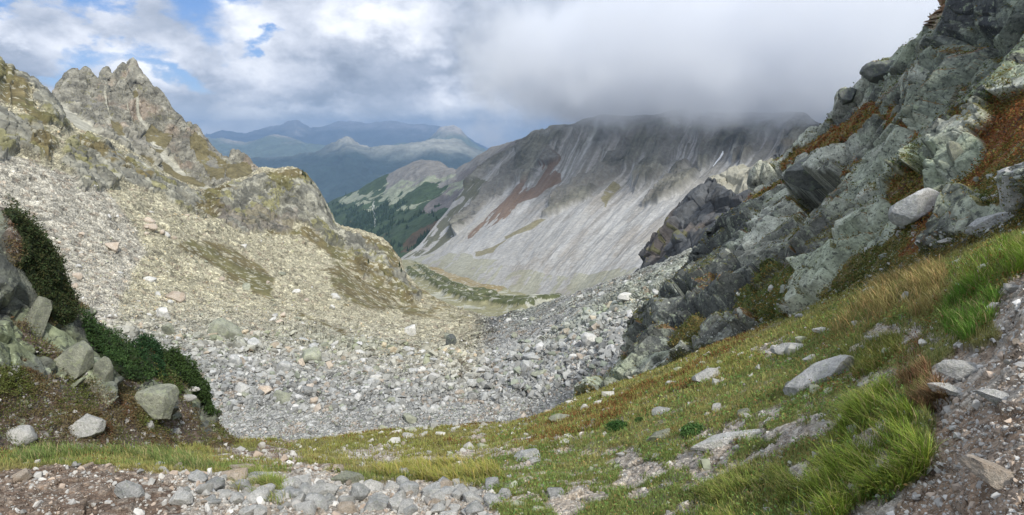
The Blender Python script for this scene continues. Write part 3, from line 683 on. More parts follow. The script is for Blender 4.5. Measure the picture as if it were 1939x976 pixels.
    base_g |= inpoly(wx, wy, [(1430, 610), (1480, 520), (1500, 500), (1510, 530), (1560, 500), (1620, 470), (1700, 430), (1760, 400), (1800, 400), (1700, 530), (1560, 610), (1440, 650)]) & (nm + nb > .0)
    base_g |= inpoly(wx, wy, [(1390, 560), (1440, 520), (1470, 495), (1480, 540), (1440, 600), (1390, 610)]) & (nm > .08)
    base_g |= (nb + nm > .62) & (V < 3) 
    red &= (fb(s, 1.3, 4, .6, 93) + .25 * nm > -.42)
    veg = red | base_g
    vg = blur(veg[..., None].astype(float), 3)[..., 0]
    dist = np.clip(Yb / 30, .25, 1.6)
    # slabs lean: long axis up and to the right, flattened across
    Rm = np.array(Euler((R_(10), R_(32), R_(-18))).to_matrix()).T
    an = np.diag([1.0, .8, .46]) @ Rm
    an2 = np.diag([1.0, .8, .5]) @ np.array(Euler((R_(-5), R_(24), R_(10))).to_matrix()).T
    wp = s.Pf + np.stack([fbm(s.Pf + 3, 4, 3), fbm(s.Pf + 13, 4, 3), fbm(s.Pf + 23, 4, 3)], -1) * .35
    h1, r1, e1 = facet(wp, 5.4, 1.45, 1.0, .65, an, .45); h2, r2, e2 = facet(wp + 40, 1.9, .55, 1.05, 1.1, an, .45)
    h3, r3, e3 = facet(wp + 80, .60, .11, 1.0, 1.1, an2, .5); h4, r4, e4 = facet(wp + 90, .20, .03, .9, .9, an2, .6)
    g_ = lambda a: a.reshape(s.nv, s.nu)
    hr = g_(h1) + g_(h2) + g_(h3) + g_(h4) + nb * .45 + nm * .08 + nf * .02
    edge = sstep(6.0, 5.3, V) * .65 + .35
    h = (1 - vg) * hr * edge + vg * (nb * .35 + nm * .12 + nf * .03 - .1 + .25 * g_(h2))
    # the roofed hollow under the big block and the dark cleft beside it
    cav = inpoly(px, py, [(1488, 345), (1560, 338), (1590, 330), (1580, 365), (1545, 385), (1520, 410), (1508, 440), (1498, 470), (1500, 420), (1510, 385), (1490, 365)])
    blk = inpoly(px, py, [(1485, 343), (1500, 320), (1530, 300), (1570, 285), (1590, 290), (1585, 330), (1560, 345), (1520, 350)])
    ck = blur(cav[..., None].astype(float), 5)[..., 0]; bk = blur(blk[..., None].astype(float), 4)[..., 0]
    h = h * (1 - .6 * bk) + bk * .7 - ck * 2.6
    slot = segd(px, py, [(1800, 155), (1822, 140), (1838, 118)]) < 5
    h -= blur(slot[..., None].astype(float), 3)[..., 0] * 1.6
    slot2 = segd(px, py, [(1415, 480), (1418, 540), (1428, 600)]) < 4
    h -= blur(slot2[..., None].astype(float), 3)[..., 0] * 1.4
    h *= np.where(V < 1, .3, 1)
    displace(s, h, 0)
    # rock colour: grey-green lichen, dark sheets, pale rims
    col = np.zeros((s.nv, s.nu, 3)) + C3(.325, .335, .285) * (1 + .22 * nf + .65 * (g_(r2[:, 0]) - .5) + .6 * (g_(r1[:, 1]) - .5) + .35 * (g_(r3[:, 1]) - .5))[..., None]
    col = paint(col, sstep(.05, .45, fb(s, 5, 5, .62, 31)), (.31, .36, .25), .65)
    col = paint(col, sstep(.02, .30, fb(s, 3.5, 5, .62, 37)), (.085, .088, .084), .8)
    col = paint(col, sstep(.12, .35, fb(s, 1.1, 4, .6, 39)), (.06, .065, .062), .7)
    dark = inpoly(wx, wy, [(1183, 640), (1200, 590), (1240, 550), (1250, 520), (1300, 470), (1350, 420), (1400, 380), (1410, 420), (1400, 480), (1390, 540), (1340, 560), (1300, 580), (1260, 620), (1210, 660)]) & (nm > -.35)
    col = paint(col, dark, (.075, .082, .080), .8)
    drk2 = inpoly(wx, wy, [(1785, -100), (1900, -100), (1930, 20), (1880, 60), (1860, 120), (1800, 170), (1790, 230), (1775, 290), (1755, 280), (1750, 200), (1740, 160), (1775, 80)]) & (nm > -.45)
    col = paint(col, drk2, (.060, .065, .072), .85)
    col = paint(col, inpoly(px, py, [(1776, 60), (1778, -40), (1794, -40), (1793, 10), (1786, 55)]), (.30, .18, .11), .9)
    col = paint(col, inpoly(wx, wy, [(1733, 190), (1745, 180), (1752, 300), (1738, 260)]), (.20, .17, .13), .7)
    col = paint(col, inpoly(wx, wy, [(1410, 500), (1500, 480), (1500, 540), (1440, 560), (1410, 560)]), (.21, .18, .15), .7)
    col = paint(col, sstep(1450, 1650, px) * sstep(-.1, .25, fb(s, 4, 4, .6, 83)), (.30, .34, .26), .6)
    lich = inpoly(wx, wy, [(1790, 260), (1820, 180), (1880, 100), (1960, 20), (2200, -100), (2200, 60), (1960, 130), (1890, 180), (1800, 215), (1780, 300), (1740, 330), (1750, 290)])
    col = paint(col, lich & (nf + nm > -.3), (.36, .42, .27), .6)
    col = paint(col, (fb(s, .35, 4, .6, 55) > .30), (.42, .46, .36), .4)
    ledge = (s.GN[..., 2] > .70) & (nm + .6 * nf > -.02)
    col = paint(col, ledge & (fb(s, 3, 3, .5, 95) > -.1), (.125, .12, .04), .85); col = paint(col, ledge & (fb(s, 2, 3, .5, 96) > .15), (.19, .10, .04), .8)
    s.ledge = ledge
    gcol = np.zeros_like(col) + C3(.105, .105, .03) * (1 + .3 * nf)[..., None]
    gcol = paint(gcol, sstep(-.1, .3, nm), (.14, .10, .035), .7)
    rcol = np.zeros_like(col) + C3(.17, .070, .028) * (1 + .3 * nf)[..., None]
    rcol = paint(rcol, sstep(-.15, .15, nm + .3 * nf), (.15, .125, .035), .85)
    rcol = paint(rcol, fb(s, .9, 4, .6, 61) > .25, (.075, .035, .025), .7)
    gc = np.where(red[..., None], rcol, gcol)
    gc = paint(gc, (V < 3) & (px < 1500) & (px > 1350) & ~red, (.055, .085, .018), .8)
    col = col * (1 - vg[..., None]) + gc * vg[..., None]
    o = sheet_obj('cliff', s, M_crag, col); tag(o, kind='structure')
    s.veg = vg; s.red = red; s.nm = nm
    return s

# ------------------------------------------------------------------ left outcrop beside the path
def build_outcrop():
    sky = [(-700, 330, 10), (-50, 378, 10.5), (0, 394, 11), (12, 398, 11), (22, 403, 11), (50, 424, 11.3), (66, 436, 11.5), (80, 454, 11.7), (95, 470, 11.9), (107, 492, 12), (118, 515, 12.2), (126, 540, 12.4), (133, 556, 12.6), (142, 568, 12.8), (152, 590, 13), (175, 608, 13.3), (195, 622, 13.6), (220, 640, 13.9), (240, 654, 14), (255, 668, 14.2), (262, 650, 14.4), (270, 642, 14.5), (283, 641, 14.6), (292, 652, 14.7), (300, 666, 14.8), (330, 666, 15), (348, 682, 15.2), (372, 704, 15.4), (386, 728, 15.6), (396, 755, 15.7), (403, 782, 15.9), (410, 800, 16), (430, 812, 16.2), (445, 826, 16.3), (465, 836, 16.3)]
    rows = [
        [(-700, 930, 5.2), (0, 900, 6.8), (200, 885, 7.8), (400, 870, 11), (470, 880, 14)],
        [(-700, 862, 6), (0, 846, 7.8), (200, 852, 9), (330, 852, 10.6), (430, 836, 13.6), (475, 842, 15.2)],
        [(-700, 720, 7), (0, 730, 8.6), (150, 740, 9.8), (300, 765, 11.7), (400, 805, 14.3), (470, 838, 15.5)],
        [(-700, 560, 8), (0, 590, 9.6), (120, 640, 10.7), (220, 695, 12), (330, 735, 13.6), (405, 797, 15.2), (467, 837, 15.8)],
        sky,
        [(x - 14, y + 50, Y + 2.5) for x, y, Y in sky],
        [(-700, 600, 22), (200, 900, 24), (465, 1000, 30)]]
    s = make_sheet(rows, 850, [12, 160, 220, 280, 20, 8])
    V, px, py = s.V, s.px, s.py
    wx, wy = warp(s, 10, 1.3)
    nb = fb(s, 2.5, 5, .5, 3); nm = fb(s, .8, 5, .55, 15); nf = fb(s, .2, 5, .6, 5)
    rock = inpoly(wx, wy, [(-900, 300), (0, 390), (20, 410), (40, 500), (70, 540), (110, 610), (150, 590), (200, 700), (215, 770), (180, 740), (120, 650), (60, 600), (30, 560), (0, 640), (-900, 650)]) \
        | inpoly(wx, wy, [(100, 620), (150, 600), (175, 640), (190, 700), (180, 740), (140, 690)]) | inpoly(wx, wy, [(175, 660), (200, 655), (225, 740), (205, 745)]) | inpoly(wx, wy, [(270, 720), (310, 720), (345, 790), (310, 790), (280, 760)]) | inpoly(wx, wy, [(0, 420), (20, 500), (60, 620), (40, 640), (0, 600), (-60, 560)])
    rock |= inpoly(wx, wy, [(-900, 560), (0, 600), (60, 640), (110, 660), (160, 730), (120, 740), (60, 700), (0, 690), (-900, 700)]) & (nm > -.1)
    rock |= inpoly(wx, wy, [(365, 730), (385, 735), (405, 790), (395, 800), (375, 770)]) | ((nb + nm > .30) & (V > 1.3))
    rk = blur(rock[..., None].astype(float), 3)[..., 0]
    Rm = np.array(Euler((0, R_(-24), 0)).to_matrix()).T
    an = np.diag([1.0, .8, .40]) @ Rm
    h1, r1, e1 = facet(s.Pf + 5, 1.2, .34, 1., .8, an, .5); h2, r2, e2 = facet(s.Pf + 40, .40, .085, .9, 1.0, an, .5)
    g_ = lambda a: a.reshape(s.nv, s.nu)
    h = rk * (g_(h1) + g_(h2) + .1) + (1 - rk) * (nb * .22 + nm * .10 + nf * .03 - .05) + nm * .05 + nf * .015
    h *= sstep(4.05, 3.6, V) * .7 + .3
    h *= np.where(V < 1, .3, 1)
    displace(s, h, 0)
    col = np.zeros((s.nv, s.nu, 3)) + C3(.145, .155, .13) * (1 + .3 * nf + .5 * (g_(r1[:, 1]) - .5) + .3 * (g_(r2[:, 1]) - .5))[..., None]
    col = paint(col, sstep(-.05, .3, fb(s, .8, 5, .62, 31)), (.22, .26, .13), .5)
    col = paint(col, sstep(.05, .3, fb(s, .5, 5, .62, 37)), (.075, .08, .075), .85)
    so = np.zeros_like(col) + C3(.13, .10, .08) * (1 + .4 * nf)[..., None]
    so = paint(so, sstep(-.05, .25, nm), (.145, .125, .045), .7); so = paint(so, fb(s, .5, 4, .6, 61) > .30, (.11, .065, .035), .5)
    so = paint(so, fb(s, .12, 3, .6, 71) > .42, (.36, .33, .30), .8)
    col = col * rk[..., None] + so * (1 - rk[..., None])
    o = sheet_obj('hillside', s, M_crag, col); tag(o, kind='structure')
    s.rock = rk; s.nm = nm
    return s

# ------------------------------------------------------------------ foreground slope with the path
def build_fore():
    rows = [
        [(-900, 1180, 2.9), (300, 1180, 3.1), (900, 1180, 3.2), (1400, 1180, 2.1), (1939, 1180, 1.35), (2300, 1130, 1.15)],
        [(-900, 990, 4), (0, 990, 4.2), (500, 990, 4.6), (900, 990, 4.9), (1200, 990, 4.2), (1450, 990, 3.3), (1700, 990, 2.5), (1939, 990, 1.9), (2300, 900, 1.7)],
        [(-900, 915, 5), (0, 905, 5.5), (300, 902, 6), (600, 912, 7), (900, 910, 7.2), (1150, 890, 6.5), (1400, 850, 5), (1700, 770, 3.7), (1939, 710, 2.9), (2300, 620, 2.5)],
        [(-900, 868, 6.2), (0, 868, 7), (300, 872, 8.2), (500, 872, 10), (700, 868, 12), (900, 862, 12), (1100, 812, 11), (1300, 750, 9.5), (1500, 690, 8), (1700, 615, 6), (1850, 560, 5), (1939, 520, 4.3), (2300, 400, 3.5)],
        [(-900, 848, 9), (0, 850, 9), (300, 850, 12), (430, 842, 15), (500, 842, 18), (560, 840, 20), (620, 833, 25), (680, 826, 27), (750, 817, 29), (830, 812, 31), (900, 808, 32), (960, 804, 32), (1000, 798, 32), (1050, 778, 32), (1090, 757, 31), (1200, 722, 27), (1330, 672, 23.5), (1440, 630, 20), (1500, 600, 18), (1600, 552, 15.5), (1700, 522, 13), (1800, 490, 11), (1939, 440, 8.5), (2300, 290, 7)],
        [(-900, 900, 16), (300, 900, 18), (560, 872, 27), (750, 850, 38), (1000, 830, 43), (1100, 790, 45), (1300, 720, 38), (1600, 600, 26), (2300, 300, 14)],
        [(-900, 1000, 45), (560, 950, 62), (1000, 910, 68), (1300, 820, 62), (2300, 420, 30)]]
    s = make_sheet(rows, 1700, [60, 240, 330, 330, 30, 8])
    V, px, py = s.V, s.px, s.py
    wx, wy = warp(s, 22, .9, 3); Yb = s.B[..., 1]
    wx2, wy2 = warp(s, 12, .35, 9)
    nb = fb(s, 2.2, 5, .5, 3); nm = fb(s, .6, 5, .55, 15); nf = fb(s, .12, 5, .6, 5)
    path = inpoly(wx, wy, [(-1200, 880), (0, 905), (120, 895), (240, 905), (330, 935), (420, 960), (480, 1010), (300, 1200), (-1200, 1200)])
    path |= inpoly(wx, wy, [(1939, 500), (1890, 560), (1880, 640), (1800, 660), (1760, 700), (1740, 760), (1760, 850), (1680, 930), (1560, 990), (1450, 1200), (2400, 1200), (2400, 420)])
    path |= inpoly(wx, wy, [(380, 850), (430, 838), (560, 842), (590, 860), (560, 875), (620, 880), (640, 900), (560, 905), (480, 885), (420, 870)])
    stony = inpoly(wx, wy, [(300, 920), (420, 890), (520, 905), (600, 900), (700, 925), (800, 915), (930, 925), (960, 1000), (900, 1200), (200, 1200), (340, 960)])
    bare = np.zeros_like(path)
    for poly in ([(1290, 850), (1400, 800), (1560, 760), (1660, 700), (1700, 690), (1690, 760), (1560, 820), (1480, 850), (1400, 900), (1300, 930), (1270, 900)],
                 [(1560, 690), (1640, 640), (1740, 600), (1760, 625), (1660, 680), (1580, 720)], [(600, 860), (700, 850), (840, 862), (1000, 835), (1050, 850), (960, 875), (860, 880), (700, 885)],
                 [(960, 880), (1010, 870), (1020, 920), (980, 935)], [(1140, 850), (1200, 850), (1230, 880), (1200, 930), (1160, 900)], [(1430, 905), (1520, 870), (1540, 900), (1470, 930)],
                 [(1640, 510), (1700, 480), (1740, 500), (1700, 530), (1640, 545)], [(1420, 660), (1500, 640), (1520, 660), (1440, 680)], [(1020, 955), (1150, 930), (1160, 970), (1060, 1000)]):
        bare |= inpoly(wx2, wy2, poly) & (nm + .8 * fb(s, .18, 4, .6, 87) > -.12)
    bare |= (fb(s, .45, 4, .6, 89) + .5 * nm > .29) & (py > 800) & (px > 850)
    red = (inpoly(wx, wy, [(1040, 800), (1100, 790), (1160, 770), (1240, 740), (1260, 745), (1180, 790), (1080, 815)]) & (nm > -.1)) | ((nb > .32) & (px > 560) & (py < 850) & (px < 1500))
    grass = ~(path | stony | bare)
    gk = blur(grass[..., None].astype(float), 2)[..., 0]
    f1, r1, e1 = facet(s.Pf, .30, .030, .9, .5); f2, r2, e2 = facet(s.Pf + 7, .09, .012, .9, .5)
    g_ = lambda a: a.reshape(s.nv, s.nu)
    k = np.clip(Yb / 8, .5, 2)
    h = nb * .14 * k + nm * .05 * k + (1 - gk) * (g_(f1) + g_(f2)) + nf * .012 + gk * .03
    # tussock ledges across the slope on the right
    h *= sstep(4.02, 3.7, V) * .75 + .25
    displace(s, h, .4)
    soil = np.zeros((s.nv, s.nu, 3)) + lerp(C3(.165, .122, .092), C3(.34, .27, .205), sstep(350, 900, px)) * (1 + .25 * nf + .25 * nm)[..., None]
    soil = paint(soil, (g_(r2[:, 0]) > .55) * (.25 + .75 * sstep(150, 500, px)), (.44, .41, .36), .7); soil = paint(soil, stony | bare, (.42, .39, .34), .5)
    soil = paint(soil, inpoly(wx, wy, [(1740, 800), (1850, 770), (1960, 780), (1960, 1000), (1650, 1000), (1700, 900)]) & (nm > -.05), (.22, .15, .10), .7)
    gr = np.zeros_like(soil) + C3(.19, .19, .065) * (1 + .3 * nf)[..., None]
    gr = paint(gr, sstep(-.2, .3, nb), (.25, .20, .08), .6)
    gr = paint(gr, red, (.19, .10, .045), .5); gr = paint(gr, fb(s, .3, 4, .6, 81) > .30, (.26, .23, .19), .7)
    col = soil * (1 - gk[..., None]) + gr * gk[..., None]
    o = sheet_obj('path', s, M_soil, col); o.name = 'hillside'; tag(o, kind='structure')
    s.grassm = gk; s.redm = red; s.path = path; s.stony = stony; s.bare = bare; s.nb = nb; s.nm = nm
    return s
build_far(); lum('far')
S_flank, FOREST = build_flank(); S_R = build_scree_mountain(); S_M = build_meadow(); lum('R')
S_peak = build_peak(); S_hill = build_hill(); lum('hill')
S_dark = build_dark_crag(); S_C = build_cliff(); lum('cliff'); S_O = build_outcrop(); S_F = build_fore(); lum('fore')
# ------------------------------------------------------------------ scattering
def sampler(s, mask, n, lo=0, hi=1e9, box=(-60, -60, 2000, 1040), rg=rng):
    """n random points on a sheet, even over its visible area; returns position, normal, flat index"""
    X, Y = proj(s.G)
    a = np.abs(np.gradient(X, axis=1) * np.gradient(Y, axis=0) - np.gradient(X, axis=0) * np.gradient(Y, axis=1))
    a = a * mask * (X > box[0]) * (X < box[2]) * (Y > box[1]) * (Y < box[3]) * (s.G[..., 1] > lo) * (s.G[..., 1] < hi)
    c = np.cumsum(a.ravel()); c /= c[-1]
    i = np.minimum(np.searchsorted(c, rg.random(n)), a.size - 2)
    r, q = np.divmod(i, s.nu); r = np.clip(r, 1, s.nv - 2); q = np.clip(q, 1, s.nu - 2)
    p = s.G[r, q] + (s.G[r, q + 1] - s.G[r, q]) * rg.random((n, 1)) + (s.G[r + 1, q] - s.G[r, q]) * rg.random((n, 1))
    return p, s.GN[r, q], r * s.nu + q
def at(s, px, py):
    X, Y = proj(s.G); d = np.hypot(X - px, Y - py)
    near = d < max(2.5, d.min() + 1.5)
    i = np.argmin(np.where(near, s.G[..., 1], 1e9)); return s.G.reshape(-1, 3)[i], s.GN.reshape(-1, 3)[i]
def hull_rock(npt, flat, rg):
    v = rg.normal(size=(npt, 3)); v /= np.linalg.norm(v, axis=1, keepdims=True); v *= rg.uniform(.72, 1.0, (npt, 1))
    v = np.sign(v) * np.abs(v) ** .8
    v *= np.array([1, rg.uniform(.65, .95), flat])
    bm = bmesh.new()
    for p in v: bm.verts.new(p)
    r = bmesh.ops.convex_hull(bm, input=bm.verts)
    bmesh.ops.delete(bm, geom=[g for g in r['geom_interior'] if isinstance(g, bmesh.types.BMVert)], context='VERTS')
    bmesh.ops.triangulate(bm, faces=bm.faces[:]); bm.verts.index_update()
    V = np.array([x.co[:] for x in bm.verts]); Fc = np.array([[x.index for x in f.verts] for f in bm.faces]); bm.free(); return V, Fc
rgh = np.random.default_rng(3)
HULLS = [hull_rock(int(rgh.integers(10, 17)), rgh.uniform(.45, .85), rgh) for _ in range(24)]
def rand_rot(n, rg, tilt=.5):
    z = rg.uniform(0, 2 * np.pi, n); a = rg.normal(0, tilt, n); b = rg.normal(0, tilt, n)
    cz, sz, ca, sa, cb, sb = np.cos(z), np.sin(z), np.cos(a), np.sin(a), np.cos(b), np.sin(b)
    Rz = np.zeros((n, 3, 3)); Rz[:, 0, 0] = cz; Rz[:, 0, 1] = -sz; Rz[:, 1, 0] = sz; Rz[:, 1, 1] = cz; Rz[:, 2, 2] = 1
    Rx = np.zeros((n, 3, 3)); Rx[:, 0, 0] = 1; Rx[:, 1, 1] = ca; Rx[:, 1, 2] = -sa; Rx[:, 2, 1] = sa; Rx[:, 2, 2] = ca
    Ry = np.zeros((n, 3, 3)); Ry[:, 0, 0] = cb; Ry[:, 0, 2] = sb; Ry[:, 1, 1] = 1; Ry[:, 2, 0] = -sb; Ry[:, 2, 2] = cb
    return Ry @ Rx @ Rz
def merged_rocks(name, pos, size, cols, mat, sink=.25, tilt=.5, rg=rng):
    n = len(pos); k = rg.integers(0, len(HULLS), n); Rt = rand_rot(n, rg, tilt); VV = []; FF = []; CC = []; o = 0
    sc3 = size[:, None] * rg.uniform(.75, 1.25, (n, 3))
    for j, (hv, hf) in enumerate(HULLS):
        m = np.where(k == j)[0]
        if len(m) == 0: continue
        v = hv[None] * sc3[m][:, None, :]
        v = np.einsum('nij,nkj->nki', Rt[m], v) + pos[m][:, None, :]
        v[..., 2] += (size[m] * (.5 - sink) * .6)[:, None]
        VV.append(v.reshape(-1, 3)); FF.append((hf[None] + o + (np.arange(len(m)) * len(hv))[:, None, None]).reshape(-1, 3)); o += v.shape[0] * v.shape[1]
        CC.append(np.repeat(cols[m], len(hv), 0))
    me = mesh_np(name, np.concatenate(VV), np.concatenate(FF), mat, np.clip(np.concatenate(CC), .01, .9), False)
    return obj(name, me)

# detailed rock: a ball cut by random planes
def ico(sub):
    bm = bmesh.new(); bmesh.ops.create_icosphere(bm, subdivisions=sub, radius=1); bm.verts.index_update()
    V = np.array([v.co[:] for v in bm.verts]); Fc = np.array([[x.index for x in f.verts] for f in bm.faces]); bm.free(); return V, Fc
ICO5, ICO4, ICO3 = ico(5), ico(4), ico(3)
def cut_rock(seed, dims=(1, .8, .6), base=ICO4, ncut=13, rough=.03):
    rg = np.random.default_rng(seed); V, Fc = base; V = V.copy() * 1.1
    N = rg.normal(size=(ncut, 3)); N /= np.linalg.norm(N, axis=1, keepdims=True)
    N = np.concatenate([N, [[0, 0, 1], [0, 0, -1]] + rg.normal(0, .16, (2, 3))]); N /= np.linalg.norm(N, axis=1, keepdims=True)
    D = rg.uniform(.55, .92, len(N)); D[-2:] = (.72, .7)
    for _ in range(2):
        for n_, d_ in zip(N, D):
            e = V @ n_ - d_; V -= np.maximum(e, 0)[:, None] * n_
    nn = V / (np.linalg.norm(V, axis=1, keepdims=True) + 1e-6)
    V += nn * (fbm(V + seed, .55, 4, .55) * rough * 1.8 + fbm(V + seed * 3, .12, 3, .6) * rough * .6)[:, None]
    return V * np.array(dims), Fc
def mat_rock_inst(name, c1, c2, lich, la=.4):
    m = bpy.data.materials.new(name); m.use_nodes = True; g = NT(m.node_tree); g.n.clear()
    co = g.add('ShaderNodeTexCoord').outputs['Object']; oi = g.add('ShaderNodeObjectInfo')
    cc = g.vmath('ADD', co, g.vmath('MULTIPLY', g.add('ShaderNodeCombineXYZ', ins={0: oi.outputs['Random'], 1: oi.outputs['Random'], 2: oi.outputs['Random']}).outputs[0], (37., 19., 53.)).outputs[0]).outputs[0]
    n1 = g.noise(cc, 1.6, 6, .6); n2 = g.noise(cc, 9, 6, .65); n3 = g.noise(cc, 30, 4, .7)
    col = g.mix(g.rng(n1, .35, .65), c1, c2)
    rv = g.math('MULTIPLY', g.rng(oi.outputs['Random'], 0, 1, .80, 1.18, False), g.rng(n2, .25, .75, .62, 1.35, False))
    rv = g.math('MULTIPLY', rv, g.rng(n3, .3, .7, .70, 1.25, False))
    col = g.mix(1.0, col, g.add('ShaderNodeCombineXYZ', ins={0: rv, 1: rv, 2: rv}).outputs[0], 'MULTIPLY')
    col = g.mix(g.math('MULTIPLY', g.rng(g.noise(cc, 5, 6, .7), .52, .62), la), col, lich)
    bp = g.add('ShaderNodeBump', ins={'Height': g.math('ADD', n2, g.math('MULTIPLY', n3, .4)), 'Distance': .05, 'Strength': .8})
    b = g.add('ShaderNodeBsdfPrincipled', ins={'Base Color': col, 'Roughness': .92, 'Normal': bp.outputs[0]}); b.inputs['Specular IOR Level'].default_value = .15
    g.add('ShaderNodeOutputMaterial', ins={0: b.outputs[0]}); return m
MR_pale = mat_rock_inst('granite_pale', (.48, .48, .46), (.60, .59, .56), (.24, .27, .19))
MR_grey = mat_rock_inst('granite_grey', (.32, .33, .325), (.50, .50, .49), (.28, .32, .22))
MR_green = mat_rock_inst('granite_lichen', (.21, .22, .18), (.33, .34, .27), (.36, .40, .24), .5)
MR_warm = mat_rock_inst('granite_warm', (.44, .36, .28), (.50, .44, .37), (.25, .24, .20))
MR_dark = mat_rock_inst('granite_dark', (.10, .11, .11), (.17, .18, .17), (.27, .32, .20), .5)

# ---- rubble of the basin, the slope and the block ridge: what nobody could count
def build_rubble():
    s = S_hill; ok = (1 - s.rock) * (1 - .93 * s.grass) * (s.V > 1) * (s.V < 5.9)
    V = s.V; X, Y = proj(s.G)
    # more and larger blocks low down and on the ridge
    wgt = ok * (.25 + 1.1 * sstep(4.4, 3.2, V) + .8 * (V < 1.6) + .9 * s.warm * 0 + 1.0 * (1 - s.onleft) * sstep(1.6, 2.2, V))
    n = 86000
    p, nn, idx = sampler(s, wgt, n, 60, 520)
    b = s.base.reshape(-1, 3)[idx]; v = V.ravel()[idx]
    pxs = 3.2 * (1 - rng.random(n)) ** (-1 / 1.8); pxs = np.minimum(pxs, 23)
    fine = (v < 1.55) | (fbm(p, 22, 3) > .25); pxs[fine] = np.minimum(pxs[fine], 7)
    far = v > 3.1; pxs[far] = np.minimum(2.3 * (pxs[far] / 3.2) ** .55, 7)
    size = pxs * p[:, 1] / FPX * .5; size = np.minimum(size, 3.8)
    c = b * np.where(far[:, None], rng.uniform(.82, 1.2, (n, 1)), rng.uniform(.66, 1.36, (n, 1))); k = rng.random(n)
    c[k < .10] = c[k < .10] * C3(1.12, .97, .85); c[k > .9] = c[k > .9] * C3(.8, .86, .72); c[(k > .84) & (k < .9)] = C3(.50, .50, .49)
    o = merged_rocks('rubble', p, size, c, M_rock); tag(o, 'angular grey and greenish blocks covering the basin and its scree slopes', 'rubble', None, 'stuff')
build_rubble(); lum('rubble')
used_lab = set()
def rock_mesh(seed, dims, mat, base=ICO4, ncut=13, rough=.03):
    V, Fc = cut_rock(seed, dims, base, ncut, rough); return mesh_np('rock', V, Fc, mat, None, True)
def put_boulder(name, me, loc, size, rot, label, cat, group=None):
    o = bpy.data.objects.new(name, me); COL.objects.link(o); o.location = loc; o.scale = (size,) * 3; o.rotation_euler = rot
    tag(o, label, cat, group, 'thing'); return o
def build_boulders():
    rg = np.random.default_rng(21)
    # single boulders one can point to
    named = [
        (S_hill, 427, 622, 50, 42, MR_green, 'largest rounded boulder on the left scree slope, brownish green with a shaded right face'),
        (S_hill, 855, 641, 26, 20, MR_dark, 'dark grey boulder alone at the foot of the green spur, where the basin narrows'),
        (S_hill, 780, 624, 22, 22, MR_pale, 'pale tilted block on the scree a little uphill left of the dark boulder'),
        (S_hill, 588, 672, 36, 26, MR_green, 'broad greenish boulder amid the grey blocks in the middle of the basin'),
        (S_hill, 449, 678, 20, 24, MR_grey, 'upright grey boulder just right of the cluster below the largest rounded boulder'),
        (S_hill, 536, 690, 26, 20, MR_grey, 'grey block with a dark right side in the boulder field of the basin'),
        (S_hill, 460, 730, 26, 24, MR_pale, 'whitish pointed slab leaning left on the basin blocks'),
        (S_hill, 503, 735, 30, 16, MR_warm, 'tan slab with a dark gap beneath it on the basin blocks'),
        (S_hill, 537, 748, 30, 26, MR_green, 'green-brown block low in the basin beside the tan slab'),
        (S_hill, 776, 789, 22, 20, MR_green, 'greenish boulder standing alone on the fine gravel of the basin floor'),
        (S_hill, 596, 756, 16, 14, MR_warm, 'small reddish block with a dark face on the basin floor'),
        (S_hill, 994, 690, 28, 34, MR_grey, 'tall grey upright block on the flank of the block ridge'),
        (S_hill, 1022, 706, 28, 14, MR_green, 'flat pale green slab lying below the tall upright block'),
        (S_hill, 1005, 674, 30, 14, MR_grey, 'grey slab propped just above the tall upright block'),
        (S_hill, 893, 722, 16, 13, MR_grey, 'squarish grey block at the foot of the stony gully in the basin'),
        (S_hill, 335, 560, 30, 22, MR_warm, 'broad cream boulder high on the pale left scree slope'),
        (S_hill, 310, 590, 26, 20, MR_pale, 'pale block on the left scree slope below the cream boulder'),
        (S_hill, 214, 465, 24, 18, MR_warm, 'tan boulder on the upper left scree beside the outcrop skyline'),
        (S_hill, 322, 622, 22, 26, MR_green, 'narrow upright greenish block on the scree left of the largest boulder'),
        (S_hill, 700, 700, 20, 12, MR_pale, 'flat whitish slab in the centre of the basin rubble'),
        (S_hill, 482, 645, 22, 16, MR_grey, 'grey wedge of rock just right of the largest rounded boulder'),
        (S_hill, 1112, 640, 30, 20, MR_pale, 'white flat-topped block on the block ridge near the cliff foot'),
        (S_hill, 1065, 640, 26, 16, MR_green, 'greenish slab half way up the block ridge'),
        (S_hill, 1180, 560, 24, 12, MR_pale, 'long pale slab on the crest side of the block ridge'),
    ]
    for k, (s, px, py, w, h, mt, lab) in enumerate(named):
        p, n_ = at(s, px, py + h * .35); sz = w * p[1] / FPX * .62
        me = rock_mesh(500 + k, (1, .85, h / w * 1.25), mt, ICO4); me.name = 'boulder'
        put_boulder('boulder', me, p + np.array([0, 0, sz * h / w * .35]), sz, (rg.normal(0, .12), rg.normal(0, .12), rg.uniform(-.5, .5)), lab, 'boulder')
    protos = [rock_mesh(700 + k, (1, rg.uniform(.7, .95), rg.uniform(.5, .85)), [MR_pale, MR_grey, MR_green, MR_grey, MR_green, MR_warm, MR_pale, MR_grey][k], ICO3, 12) for k in range(8)]
    for m in protos: m.name = 'boulder'
    regs = [
        (130, (430, 640, 880, 790), 'boulders strewn over the basin floor', 'angular grey boulder amid the rubble of the basin', [0, 1, 2, 3, 4, 6, 7], 9, 24),
        (60, (960, 520, 1280, 740), 'boulders on the block ridge', 'pale angular boulder on the block ridge below the cliff', [0, 1, 2, 4, 6], 9, 22),
        (60, (120, 400, 640, 640), 'boulders on the left scree slope', 'cream coloured boulder resting on the long left scree slope', [0, 5, 2, 6], 8, 20)]
